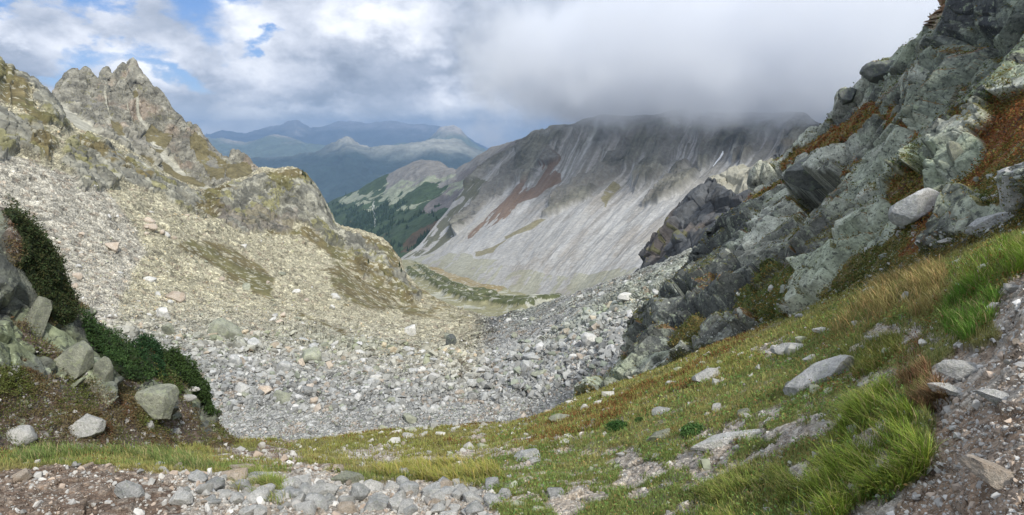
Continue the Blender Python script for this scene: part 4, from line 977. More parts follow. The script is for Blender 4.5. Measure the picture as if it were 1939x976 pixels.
    for cnt, (x0, y0, x1, y1), grp, lab, ks, a, b in regs:
        m = (1 - S_hill.rock) * (1 - S_hill.grass) * (S_hill.V > 1.5) * (S_hill.V < 5)
        p, nn, idx = sampler(S_hill, m, cnt, 60, 420, (x0, y0, x1, y1), rg)
        for i in range(cnt):
            w = a + (b - a) * rg.random() ** 2.2; sz = w * p[i, 1] / FPX * .6
            put_boulder('boulder', protos[ks[int(rg.integers(len(ks)))]], p[i] + np.array([0, 0, sz * .2]), sz, (rg.normal(0, .35), rg.normal(0, .35), rg.uniform(0, 6.28)), lab, 'boulder', grp)
build_boulders(); lum('boulders')

# ------------------------------------------------------------------ foreground stones
def build_stones():
    rg = np.random.default_rng(5)
    L = [
        # sheet, cx, cy, w, h, tilt(deg), material, label
        ('F', 253, 925, 58, 34, 28, MR_grey, 'grey oblong block tilted down to the right on the bare dirt path'),
        ('F', 378, 898, 38, 34, -8, MR_grey, 'blue-grey stone on the rim of the path beside the green grass strip'),
        ('F', 339, 940, 46, 30, 12, MR_pale, 'whitish stone lying at the edge of the dirt path below the blue-grey one'),
        ('F', 457, 912, 32, 32, -5, MR_grey, 'squarish grey stone in front of the flat-topped block'),
        ('F', 487, 902, 54, 26, 3, MR_grey, 'flat-topped block at the end of the green grass strip'),
        ('F', 44, 898, 26, 30, -30, MR_warm, 'brownish stone standing on edge at the rim of the path'),
        ('F', 613, 924, 64, 44, -25, MR_pale, 'large light grey wedge-shaped stone, biggest of the pile below the path'),
        ('F', 658, 903, 60, 30, 2, MR_green, 'broad rounded greenish stone behind the large light grey wedge'),
        ('F', 640, 883, 30, 20, 10, MR_warm, 'tan stone perched above the broad greenish stone'),
        ('F', 540, 922, 36, 28, -15, MR_pale, 'pale angular stone between two grass tufts left of the large wedge'),
        ('F', 662, 957, 38, 30, 10, MR_warm, 'cream stone in the pile just below the large light grey wedge'),
        ('F', 712, 950, 52, 36, -20, MR_grey, 'dark grey slab leaning in the stone pile'),
        ('F', 757, 953, 48, 36, 8, MR_pale, 'white speckled stone in the middle of the stone pile'),
        ('F', 850, 970, 46, 24, 0, MR_pale, 'white stone half cut off by the lower edge of the picture'),
        ('F', 899, 958, 32, 30, -18, MR_grey, 'grey stone at the right end of the stone pile'),
        ('F', 897, 927, 24, 18, 5, MR_pale, 'small white stone above the right end of the stone pile'),
        ('F', 1000, 857, 50, 26, -12, MR_grey, 'grey humped rock in the grass beside a patch of white gravel'),
        ('F', 1014, 869, 40, 14, 0, MR_pale, 'flat white slab directly below the grey humped rock'),
        ('F', 495, 962, 32, 30, -25, MR_pale, 'pale triangular stone below the flat-topped block'),
        ('F', 461, 882, 48, 16, 12, MR_warm, 'long brownish slab lying along the path below the outcrop'),
        ('F', 761, 889, 30, 18, 0, MR_grey, 'grey stone set in grass above the stone pile'),
        ('F', 1338, 708, 54, 34, -35, MR_pale, 'white slab jutting from the heath below the cliff foot'),
        ('F', 1254, 775, 42, 18, -5, MR_grey, 'grey speckled rock in the grass right of the dark green bush'),
        ('F', 1248, 822, 60, 26, -22, MR_green, 'grey-green lens-shaped rock lying in the grassy slope'),
        ('F', 1373, 828, 150, 24, -22, MR_pale, 'very long narrow white slab slanting across the grassy slope'),
        ('F', 1357, 769, 18, 20, -20, MR_pale, 'small white stone in the grass above the very long narrow slab'),
        ('F', 1408, 778, 30, 22, -35, MR_green, 'small greenish slab half hidden in grass above the long narrow slab'),
        ('F', 1396, 845, 28, 12, -15, MR_pale, 'small white flake beside the upper end of the very long narrow slab'),
        ('F', 1057, 789, 38, 20, -15, MR_green, 'rounded greenish rock on the rim of the grass above the basin'),
        ('F', 1048, 928, 34, 30, 0, MR_grey, 'grey stone in the grass patch at the bottom centre'),
        ('F', 1821, 697, 66, 40, 8, MR_pale, 'pale block with sharp corners on the gravel of the right-hand path'),
        ('F', 1800, 735, 70, 20, 0, MR_pale, 'flat white stone embedded in the path just below the sharp-cornered block'),
        ('F', 1890, 747, 90, 28, 10, MR_pale, 'wide low grey-white stone sunk in the right-hand path'),
        ('F', 1898, 898, 120, 50, 18, MR_warm, 'large beige slab in the dark soil at the lower right corner'),
        ('F', 1546, 708, 130, 52, -33, MR_grey, 'large grey-green slab slanting out of the grass in the middle of the right slope'),
        ('F', 1497, 728, 40, 30, -30, MR_green, 'smaller greenish slab leaning against the large slanting slab'),
        ('F', 1502, 655, 76, 24, -6, MR_grey, 'flat grey rock beside white stones below the cliff'),
        ('F', 1556, 623, 32, 16, -8, MR_pale, 'small white stone above the flat grey rock'),
        ('F', 1660, 640, 46, 14, -15, MR_pale, 'white flat stone on a gravel step in the tall grass'),
        ('F', 1916, 543, 28, 18, 0, MR_pale, 'small white stone on the upper edge of the right-hand path'),
        ('F', 1921, 646, 16, 18, 0, MR_warm, 'small tan stone on the right-hand path under the green tuft'),
        ('F', 1270, 722, 26, 10, -15, MR_pale, 'white flake at the foot of the cliff where grass begins'),
        ('C', 1850, 478, 96, 36, -28, MR_grey, 'long grey slab slanting up to the right at the top of the grass'),
        ('C', 1802, 453, 42, 14, -4, MR_pale, 'flat whitish stone on the heath left of the long grey slab'),
        ('C', 1920, 350, 60, 90, -20, MR_grey, 'tall pale grey boulder at the right edge above the heath'),
        ('C', 1880, 415, 90, 40, -28, MR_grey, 'broad grey rock below the tall boulder at the right edge'),
        ('C', 1808, 285, 26, 46, -10, MR_green, 'upright greenish stone in the red heath'),
        ('C', 1730, 390, 70, 50, -40, MR_grey, 'grey block wedged at the lower end of the red heath'),
        ('C', 1878, 372, 30, 12, -20, MR_pale, 'small white stone lying on the red heath'),
        ('C', 1601, 178, 34, 30, -8, MR_dark, 'dark overhanging block perched on the skyline of the cliff'),
        ('C', 1668, 132, 56, 40, -5, MR_dark, 'broad dark knob on the skyline above the perched block'),
        ('C', 1540, 320, 112, 72, -25, MR_dark, 'big dark lichen-covered block roofing the black hollow'),
        ('C', 1580, 594, 30, 18, -10, MR_pale, 'pale stone at the foot of the cliff above the grass'),
        ('O', 171, 800, 58, 50, 10, MR_pale, 'biggest pale boulder at the foot of the left outcrop'),
        ('O', 43, 816, 48, 42, -15, MR_pale, 'pale boulder at the left edge above the path'),
        ('O', 287, 803, 17, 17, 0, MR_pale, 'small white stone in brown heath on the left outcrop'),
        ('O', 29, 697, 22, 18, 10, MR_pale, 'small pale stone high in the heath of the left outcrop'),
        ('O', 143, 672, 54, 100, 28, MR_green, 'yellow-green lichen-covered slab standing on the left outcrop'),
        ('O', 76, 590, 40, 100, 26, MR_green, 'leaning lichen-covered slab directly below the largest juniper'),
        ('O', 198, 692, 34, 70, 15, MR_green, 'narrow grey-green slab standing right of the lichen-covered slab'),
        ('O', 305, 752, 74, 64, 30, MR_green, 'broad slanting green slab beneath the junipers'),
        ('O', 352, 750, 34, 14, 12, MR_pale, 'white stone between the junipers of the left outcrop'),
        ('O', 366, 735, 28, 12, 5, MR_pale, 'upper of two white stones between the junipers'),
        ('O', 333, 812, 30, 14, 15, MR_grey, 'grey flat stone in heath at the right end of the left outcrop'),
        ('F', 1640, 655, 20, 10, 0, MR_pale, 'small white chip on the gravel step below the tall grass'),
    ]
    SH = {'F': S_F, 'C': S_C, 'O': S_O}
    for k, (sh, cx, cy, w, h, tilt, mt, lab) in enumerate(L):
        p, n_ = at(SH[sh], cx, cy + h * .30); d = p[1] / math.cos(0); wx = w * d / FPX * .60; hz = h * d / FPX * .60
        dep = min(wx, max(hz, wx * .45)) if w < 3.2 * h else hz * 1.5
        me = rock_mesh(900 + k, (1, dep / wx, hz / wx), mt, ICO4 if w < 50 else ICO5, 15, .035); me.name = 'stone'
        e = Euler((rg.normal(0, .1), R_(tilt), 0)); yaw = math.atan2(-p[0], p[1]) * .8 + rg.normal(0, .12)
        e = (Matrix.Rotation(yaw, 3, 'Z') @ e.to_matrix()).to_euler()
        put_boulder('stone' if w < 80 and sh != 'O' or w < 50 and h < 60 else 'rock_slab', me, p + np.array([0, 0, hz * .30]), wx, e, lab, 'stone' if w < 80 else 'slab')
    protos = [rock_mesh(1100 + k, (1, rg.uniform(.65, .95), rg.uniform(.45, .8)), [MR_pale, MR_grey, MR_warm, MR_pale, MR_grey, MR_pale][k], ICO3, 12) for k in range(6)]
    for m in protos: m.name = 'stone'
    regs = [
        (150, [(380, 900), (600, 920), (960, 920), (980, 976), (440, 976), (330, 940)], S_F, 'stones piled below the path', 'grey or white angular stone in the pile below the path', 16, 54),
        (40, [(130, 872), (330, 880), (440, 930), (520, 976), (440, 976), (340, 920), (130, 890)], S_F, 'stones along the rim of the left path', 'whitish stone on the rim of the left dirt path', 8, 22),
        (26, [(600, 850), (1050, 830), (1080, 870), (700, 890), (560, 880)], S_F, 'stones in the hummocky grass', 'pale stone lying in the hummocky grass above the basin', 6, 18),
        (20, [(1000, 790), (1330, 690), (1600, 580), (1640, 600), (1400, 720), (1030, 830)], S_F, 'stones in the grass along the cliff foot', 'pale stone in the grass along the foot of the cliff', 6, 20)]
    for cnt, poly, sh, grp, lab, a, b in regs:
        X, Y = proj(sh.G); m = inpoly(X, Y, poly).astype(float)
        p, nn, idx = sampler(sh, m, cnt, 0, 60, rg=rg)
        for i in range(cnt):
            w = a + (b - a) * rg.random() ** 1.8; sz = w * p[i, 1] / FPX * .58
            put_boulder('stone', protos[int(rg.integers(6))], p[i] + np.array([0, 0, sz * .25]), sz, (rg.normal(0, .4), rg.normal(0, .4), rg.uniform(0, 6.28)), lab, 'stone', grp)
    # gravel: on the paths, the bare patches, and chips through the grass
    X, Y = proj(S_F.G)
    m = (S_F.path * (.28 + .50 * (X > 900)) + S_F.stony * 1.3 + S_F.bare * 1.2 + .10 * S_F.grassm) * (.35 + np.clip(S_F.nm + .4, 0, 1.2)) * (S_F.V > .5) * (S_F.V < 4.05)
    n = 52000
    p, nn, idx = sampler(S_F, m, n, .8, 45)
    pxs = 1.6 * (1 - rng.random(n)) ** (-1 / 2.2); pxs = np.minimum(pxs, 15); sz = pxs * p[:, 1] / FPX * .5
    c = np.array([C3(.42, .40, .37), C3(.30, .27, .24), C3(.56, .54, .50), C3(.38, .38, .36), C3(.34, .30, .26)])[rng.integers(0, 5, n)] * rng.uniform(.75, 1.15, (n, 1))
    o = merged_rocks('gravel', p, sz, c, M_stone, .3); tag(o, 'small pale stones and gravel over the paths and bare patches', 'gravel', None, 'stuff')
    m = (S_F.stony * 1.0 + .25 * S_F.path) * (.3 + np.clip(S_F.nb + .5, 0, 1.2)) * (S_F.V > .5) * (S_F.V < 4.05) * (X < 1200)
    m = m + 1.2 * inpoly(X, Y, [(1700, 620), (1960, 560), (1960, 1000), (1600, 1000), (1720, 800)]) * S_F.path * .4
    n = 2600; p, nn, idx = sampler(S_F, m, n, .8, 45)
    pxs = np.minimum(7 * (1 - rng.random(n)) ** (-1 / 2.4), 26); sz = pxs * p[:, 1] / FPX * .5
    c = np.array([C3(.50, .49, .46), C3(.36, .35, .33), C3(.58, .57, .54), C3(.44, .36, .29)])[rng.integers(0, 4, n)] * rng.uniform(.75, 1.1, (n, 1))
    o = merged_rocks('gravel', p, sz, c, M_stone, .3, .7); tag(o, 'coarse broken stones along the edges of the paths', 'gravel', None, 'stuff')
    m = S_F.grassm * (.15 + np.clip(S_F.nm, 0, 1) * 1.5) * (S_F.V > .7) * (S_F.V < 4.0) * (X > 560)
    n = 900; p, nn, idx = sampler(S_F, m, n, 1.6, 40)
    pxs = np.minimum(6 * (1 - rng.random(n)) ** (-1 / 1.9), 34); sz = pxs * p[:, 1] / FPX * .5
    c = np.array([C3(.50, .49, .45), C3(.38, .38, .35), C3(.33, .35, .26)])[rng.integers(0, 3, n)] * rng.uniform(.75, 1.1, (n, 1))
    o = merged_rocks('rubble', p, sz, c, M_stone, .48, .4); tag(o, 'half-buried pale stones scattered through the turf of the slope', 'rubble', None, 'stuff')
    # scree at the cliff foot and on its ledges
    m = ((S_C.veg > .3) * (S_C.V < 2.2) * .5 + (S_C.V < 1.4) * 1.0) * (S_C.V > .9)
    n = 3500; p, nn, idx = sampler(S_C, m, n, 4, 45)
    pxs = np.minimum(2.6 * (1 - rng.random(n)) ** (-1 / 2.0), 20); sz = pxs * p[:, 1] / FPX * .5
    c = np.array([C3(.34, .36, .33), C3(.26, .28, .24), C3(.42, .42, .40)])[rng.integers(0, 3, n)] * rng.uniform(.8, 1.15, (n, 1))
    o = merged_rocks('scree', p, sz, c, M_stone, .3); tag(o, 'small broken stones on the ledges and foot of the right-hand cliff', 'scree', None, 'stuff')
    m = (1 - S_O.rock) * (S_O.V > .9) * (S_O.V < 3)
    n = 1500; p, nn, idx = sampler(S_O, m, n, 4, 45)
    pxs = np.minimum(2.2 * (1 - rng.random(n)) ** (-1 / 2.0), 14); sz = pxs * p[:, 1] / FPX * .5
    c = C3(.36, .35, .33) * rng.uniform(.7, 1.15, (n, 1))
    o = merged_rocks('scree', p, sz, c, M_stone, .3); tag(o, 'small pale stones caught in the heath of the left outcrop', 'scree', None, 'stuff')
build_stones(); lum('stones')

# ------------------------------------------------------------------ plants
def blades(name, p, nrm, L, wd, col, lean, label, cat, segs=3, droop=.5):
    n = len(p); a = rng.uniform(0, 2 * np.pi, n)
    out = np.stack([np.cos(a), np.sin(a), np.zeros(n)], -1) * rng.uniform(.1, .75, (n, 1)) + lean
    up = np.array([0, 0, 1.]) * .8 + nrm * .2
    side = np.cross(out, up); side /= np.linalg.norm(side, axis=1, keepdims=True) + 1e-9
    V = np.empty((n, 2 * segs + 1, 3), F32); C = np.empty((n, 2 * segs + 1, 3), F32)
    for k in range(segs + 1):
        t = k / segs
        c = p + up * (L * (t - droop * .45 * t * t))[:, None] + out * (L * (t * .35 + droop * t * t * .75))[:, None]
        w = wd * (1 - t * .75) * .5
        cc = col * (.62 + .5 * t)
        if k < segs:
            V[:, 2 * k] = c - side * w[:, None]; V[:, 2 * k + 1] = c + side * w[:, None]; C[:, 2 * k] = cc; C[:, 2 * k + 1] = cc
        else: V[:, 2 * k] = c; C[:, 2 * k] = cc
    f = []
    for k in range(segs - 1): f += [(2 * k, 2 * k + 1, 2 * k + 3), (2 * k, 2 * k + 3, 2 * k + 2)]
    f.append((2 * segs - 2, 2 * segs - 1, 2 * segs))
    Fc = (np.array(f)[None] + (np.arange(n) * (2 * segs + 1))[:, None, None]).reshape(-1, 3)
    o = obj(name, mesh_np(name, V, Fc, M_leaf, np.clip(C, .004, .9), False)); tag(o, label, cat, None, 'stuff'); return o
def leaflets(name, p, nrm, size, col, mat=None, elong=2.2):
    """one small triangle-pair leaf per point"""
    n = len(p); d = rng.normal(size=(n, 3)) + nrm * .7; d /= np.linalg.norm(d, axis=1, keepdims=True)
    e = np.cross(d, rng.normal(size=(n, 3))); e /= np.linalg.norm(e, axis=1, keepdims=True)
    a = d * (size * elong * .5)[:, None]; b = e * (size * .5)[:, None]
    V = np.stack([p - a, p + b, p + a, p - b], 1); C = np.repeat(col[:, None, :], 4, 1); C[:, 2] *= 1.25
    Fc = (np.array([[0, 1, 2, 3]])[None] + (np.arange(n) * 4)[:, None, None]).reshape(-1, 4)
    return mesh_np(name, V, Fc, mat or M_needle, np.clip(C, .004, .9), False)
def pick(cols, n, rg=rng, var=.25, wts=None):
    c = np.array(cols)[rg.choice(len(cols), n, p=wts)]; return c * rg.uniform(1 - var, 1 + var, (n, 1))
def build_grass():
    s = S_F; X, Y = proj(s.G)
    # short grass of the whole slope
    m = s.grassm * (.25 + np.clip(s.nb + .5, 0, 1)) * (.3 + np.clip(s.nm + .5, 0, 1)) * (s.V < 4.03) * (s.V > .5)
    n = 120000; p, nn, idx = sampler(s, m, n, 1.5, 45)
    nb = s.nb.ravel()[idx]; px = X.ravel()[idx]; py = Y.ravel()[idx]; rd = s.redm.ravel()[idx]
    t = sstep(-.25, .35, fbm(p, 1.2, 4) + .2 * rng.normal(size=n))[:, None]
    col = C3(.30, .33, .085) * (1 - t) + C3(.39, .36, .13) * t
    near = (p[:, 1] < 9)[:, None]; col = np.where(near & (t < .5), C3(.21, .28, .075), col)
    col = np.where((rd & (rng.random(n) < .6))[:, None], C3(.27, .13, .05), col) * rng.uniform(.7, 1.25, (n, 1))
    L = rng.uniform(.035, .12, n) * np.clip(p[:, 1] / 8, .7, 1.5); wd = np.maximum(.0035, 1.25 * p[:, 1] / FPX)
    blades('grass', p, nn, L, wd, col, np.array([-.15, 0, 0]), 'short olive and yellowish grass over the mountain slope', 'grass', 2)
    # tall tufts
    tufts = [
        ([(1480, 1000), (1560, 900), (1560, 850), (1620, 770), (1690, 740), (1740, 800), (1760, 880), (1700, 930), (1620, 960), (1560, 1010)], 15000, .24, (.13, .27, .035), 'tall bright green tufts of grass beside the right-hand path'),
        ([(1790, 640), (1780, 600), (1810, 560), (1850, 540), (1890, 560), (1880, 610), (1830, 650)], 6000, .17, (.075, .24, .03), 'vivid green tuft on the bank of the right-hand path'),
        ([(1800, 545), (1840, 500), (1900, 470), (1960, 465), (1960, 510), (1900, 530), (1840, 560)], 6000, .20, (.11, .26, .03), 'green grass on the upper rim of the right-hand path'),
        ([(1640, 560), (1660, 520), (1720, 500), (1790, 510), (1800, 550), (1760, 600), (1680, 610), (1600, 640), (1560, 640)], 13000, .18, (.20, .24, .085), 'straw coloured tall grass below the cliff'),
        ([(1600, 690), (1590, 670), (1640, 640), (1700, 640), (1720, 680), (1660, 710), (1620, 720)], 5000, .14, (.13, .22, .045), 'green tufts around the gravel step'),
        ([(20, 868), (100, 848), (200, 850), (300, 850), (400, 880), (420, 890), (360, 895), (250, 865), (120, 866), (40, 880)], 8000, .13, (.075, .17, .04), 'green grass strip along the left path'),
        ([(430, 925), (480, 900), (560, 930), (540, 960), (500, 950), (470, 935)], 5000, .15, (.11, .21, .04), 'green tufts between the stones below the path'),
        ([(690, 895), (800, 880), (930, 880), (960, 910), (900, 930), (820, 915), (740, 905)], 9000, .13, (.17, .25, .05), 'green grass band above the stone pile'),
        ([(1280, 1000), (1300, 940), (1400, 900), (1480, 890), (1520, 930), (1460, 1000)], 9000, .14, (.13, .24, .045), 'fresh green grass at the bottom of the slope'),
        ([(1700, 690), (1740, 650), (1760, 700), (1800, 760), (1740, 780), (1700, 740)], 3500, .16, (.16, .155, .07), 'dry reddish tuft beside the sharp-cornered block')]
    for poly, n, Ln, c, lab in tufts:
        P_ = np.array(poly, float); m = inpoly(X, Y, P_).astype(float) * (np.clip(fb(s, .30, 3, .5, 91) + .12, 0, 1) + .02)
        n = int(n * .66)
        p, nn, idx = sampler(s, m, n, .8, 40)
        L = 1.0 * Ln * rng.uniform(.35, 1.35, n) * np.clip(p[:, 1] / 5, .75, 1.6)
        wd = np.maximum(.0050, 1.35 * p[:, 1] / FPX); k = rng.random(n)[:, None]
        c = (c[0] * 1.7 + .03, c[1] * 1.35, c[2] * 1.3 + .01)
        col = np.where(k < .68, C3(*c), np.where(k < .86, C3(c[0] * 1.7, c[1] * 1.25, c[2] * 1.6), C3(.45, .37, .19))) * rng.uniform(.65, 1.25, (n, 1))
        blades('grass', p, nn, L, wd, col, np.array([-.30, -.10, 0]), lab, 'grass', 3, .75)
def build_herbs():
    s = S_F; X, Y = proj(s.G)
    m = s.grassm * (.15 + np.clip(fb(s, .5, 4, .6, 97) + .1, 0, 1)) * (s.V < 3.6) * (s.V > .6) * (X > 850) * (X < 1720)
    n = 24000; p, nn, idx = sampler(s, m, n, 1.5, 20); k = rng.random(n)[:, None]
    col = np.where(k < .6, C3(.13, .24, .06), np.where(k < .85, C3(.24, .30, .08), C3(.30, .20, .08))) * rng.uniform(.6, 1.3, (n, 1))
    pp = p + nn * rng.uniform(0, .06, (n, 1)); size = np.maximum(.010, 2.4 * p[:, 1] / FPX) * rng.uniform(.6, 1.4, n)
    o = obj('herbs', leaflets('herbs', pp, nn, size, col, M_leaf, 2.0)); tag(o, 'small green leafy plants among the grass of the slope', 'herbs', None, 'stuff')
def clumpy(p, nn, lo, hi, sc_):
    return p + nn * (lo + (hi - lo) * rng.random((len(p), 1)) * (0.35 + np.clip(fbm(p, sc_, 3) + .5, 0, 1.2))[:, None])
JUN = [[(8, 398), (30, 402), (70, 436), (107, 488), (126, 545), (140, 575), (140, 612), (118, 618), (92, 600), (62, 545), (38, 505), (42, 455), (25, 425)], [(148, 600), (190, 628), (245, 664), (292, 712), (280, 728), (240, 722), (200, 688), (168, 652)], [(300, 668), (332, 668), (368, 700), (392, 742), (404, 788), (394, 792), (378, 760), (350, 728), (318, 700)]]
def build_heath():
    X, Y = proj(S_O.G); jun = np.zeros(X.shape, bool)
    for poly in JUN: jun |= inpoly(X, Y, poly)
    n = 70000; p, nn, idx = sampler(S_C, S_C.veg + .7 * S_C.ledge * (S_C.V > 1) * (S_C.V < 6), n, 4, 70); red = S_C.red.ravel()[idx]; nm = fbm(p, 1.3, 4) + .3 * rng.normal(size=n)
    col = np.where(red[:, None], np.where(nm[:, None] > .1, C3(.22, .085, .028), C3(.19, .155, .035)), np.where(nm[:, None] > .12, C3(.19, .14, .04), C3(.10, .115, .03)))
    col = np.where((nm < -.42)[:, None], C3(.06, .09, .02), col) * rng.uniform(.6, 1.35, (n, 1))
    pp = clumpy(p, nn, 0, .16, .5); size = np.maximum(.016, 2.3 * p[:, 1] / FPX)
    tag(obj('heather', leaflets('heather', pp, nn, size, col)), 'rust and olive bilberry heath on the ledges of the right-hand cliff', 'heath', None, 'stuff')
    m = (1 - jun) * (1 - S_O.rock) * (S_O.V > .8) * (S_O.V < 3.9) * (.1 + np.clip(S_O.nm + .35, 0, 1))
    n = 32000; p, nn, idx = sampler(S_O, m, n, 4, 40); nm = fbm(p, .5, 4) + .13 * rng.normal(size=n)
    col = np.where(nm[:, None] > .38, C3(.13, .07, .035), np.where(nm[:, None] > -.1, C3(.135, .11, .05), C3(.10, .12, .03))) * rng.uniform(.6, 1.3, (n, 1))
    pp = clumpy(p, nn, 0, .10, .3); size = np.maximum(.010, 1.9 * p[:, 1] / FPX)
    tag(obj('heather', leaflets('heather', pp, nn, size, col)), 'brown and red heath with moss on the left outcrop', 'heath', None, 'stuff')
    m = S_F.grassm * (np.clip(S_F.nm, 0, 1)) * (S_F.V > 2) * (S_F.V < 4.02) + .6 * S_F.redm * S_F.grassm
    n = 26000; p, nn, idx = sampler(S_F, m, n, 2, 40); k = rng.random(n)[:, None]
    col = np.where(k < .35, C3(.20, .09, .03), np.where(k < .7, C3(.19, .16, .045), C3(.10, .14, .035))) * rng.uniform(.6, 1.3, (n, 1))
    pp = clumpy(p, nn, 0, .08, .3); size = np.maximum(.010, 1.9 * p[:, 1] / FPX)
    tag(obj('heather', leaflets('heather', pp, nn, size, col)), 'low rusty and olive heath plants in the grassy slope', 'heath', None, 'stuff')
def build_junipers():
    s = S_O; X, Y = proj(s.G); up = np.array([0, -.35, .94])
    J = [([(8, 398), (30, 402), (70, 436), (107, 488), (126, 545), (140, 575), (140, 612), (118, 618), (92, 600), (62, 545), (38, 505), (42, 455), (25, 425)], 17000, .30, [(.028, .042, .014), (.048, .050, .018), (.034, .056, .018)], 'largest juniper, dark brownish green, hanging over the crest of the left outcrop'),
         ([(148, 600), (190, 628), (245, 664), (292, 712), (280, 728), (240, 722), (200, 688), (168, 652)], 13000, .34, [(.026, .058, .016), (.042, .080, .022)], 'bright green juniper cushion between the grey slabs of the left outcrop'),
         ([(258, 662), (270, 642), (286, 642), (302, 672), (312, 720), (296, 718), (272, 690)], 6000, .26, [(.014, .042, .014), (.022, .055, .018)], 'small pointed dark juniper rising on the crest of the left outcrop'),
         ([(300, 668), (332, 668), (368, 700), (392, 742), (404, 788), (394, 792), (378, 760), (350, 728), (318, 700)], 11000, .28, [(.028, .050, .014), (.040, .075, .018)], 'long low juniper trailing down the right end of the left outcrop'),
         ([(300, 690), (330, 710), (345, 740), (335, 752), (310, 735)], 3500, .16, [(.05, .085, .02), (.07, .08, .03)], 'small olive juniper patch beside the white stones of the left outcrop')]
    for poly, n, th, cs, lab in J:
        m = inpoly(X, Y, poly)
        p, nn, idx = sampler(s, m.astype(float), n, 4, 30)
        b = np.clip(fbm(p, .26, 3) * 1.1 + .5, 0, 1.3)[:, None]
        hgt = th * (.10 + 1.05 * b) * (rng.random((n, 1)) ** .45)
        pp = p + (nn * .6 + up * .6) * hgt + rng.normal(0, .02, (n, 3))
        col = pick(cs, n) * (.75 + .5 * rng.random((n, 1)))
        size = np.maximum(.017, 2.1 * p[:, 1] / FPX)
        leaf = leaflets('foliage', pp, nn, size, col, M_needle, 2.8)
        root = bpy.data.objects.new('juniper', None); COL.objects.link(root); root.location = p.mean(0); tag(root, lab, 'juniper')
        o = obj('foliage', leaf, root); leaf.transform(Matrix.Translation(-Vector(p.mean(0))))
        # woody mat that carries the sprigs
        r, q = np.where(m); r0, r1, q0, q1 = r.min(), r.max() + 1, q.min(), q.max() + 1
        sub = m[r0:r1, q0:q1]; G = s.G[r0:r1, q0:q1]; N_ = s.GN[r0:r1, q0:q1]
        dist = blur(sub[..., None].astype(float), 14)[..., 0]
        Gm = G + (N_ * .6 + up * .6) * ((dist - .45) * th * .9 * (.5 + .5 * fbm(G.reshape(-1, 3), .45, 3).reshape(sub.shape)) * .8)[..., None]
        fc = grid_faces(*sub.shape); keep = sub.ravel()[fc].all(1)
        uq, inv = np.unique(fc[keep], return_inverse=True)
        mm = mesh_np('branches', Gm.reshape(-1, 3)[uq] - p.mean(0), inv.reshape(-1, 4), M_needle, np.tile(C3(.022, .032, .012), (len(uq), 1)))
        obj('branches', mm, root)
    # the leafy bushes in the grass
    for px, py, w, c, lab in ((1168, 800, 46, (.030, .075, .018), 'dark green bush standing alone in the grass near the rim of the basin'), (1312, 806, 60, (.055, .11, .03), 'low leafy green bush beside the grey-green lens-shaped rock'), (1210, 790, 22, (.05, .09, .025), 'little green bush right of the dark green bush')):
        p0, n_ = at(S_F, px, py + w * .25); r = w * p0[1] / FPX * .5; n = 2600
        d = rng.normal(size=(n, 3)); d /= np.linalg.norm(d, axis=1, keepdims=True); lob = 1 + .28 * fbm(d + px, .6, 3)
        d[:, 2] = np.abs(d[:, 2]); pp = d * (lob * r * (rng.random(n) ** .4))[:, None] * np.array([1, .8, .8])
        root = bpy.data.objects.new('bush', None); COL.objects.link(root); root.location = p0; tag(root, lab, 'bush')
        obj('foliage', leaflets('foliage', pp, d, np.full(n, r * .085), pick([c, tuple(x * 1.5 for x in c)], n), M_needle, 1.8), root)
        st = []; fs = []
        for k in range(7):
            a = k * .9; q = np.array([math.cos(a), math.sin(a), 0]); e = q * r * .6 + np.array([0, 0, r * .6]); w_ = r * .025; b0 = len(st)
            for base in (np.array([0, 0, -r * .1]), e):
                for t in range(3): st.append(base + w_ * np.array([math.cos(2.1 * t), math.sin(2.1 * t), 0]))
            fs += [(b0, b0 + 1, b0 + 4, b0 + 3), (b0 + 1, b0 + 2, b0 + 5, b0 + 4), (b0 + 2, b0, b0 + 3, b0 + 5)]
        obj('stem', mesh_np('stem', st, fs, M_needle, np.tile(C3(.08, .055, .035), (len(st), 1))), root)
def tree_arrays(h, rg, n=90):
    t = rg.random(n) ** .8; a = rg.uniform(0, 6.28, n); r = (1 - t) * .19 * h * (rg.random(n) ** .5 * .8 + .3)
    p = np.stack([np.cos(a) * r, np.sin(a) * r, h * (.12 + .88 * t)], -1); return p
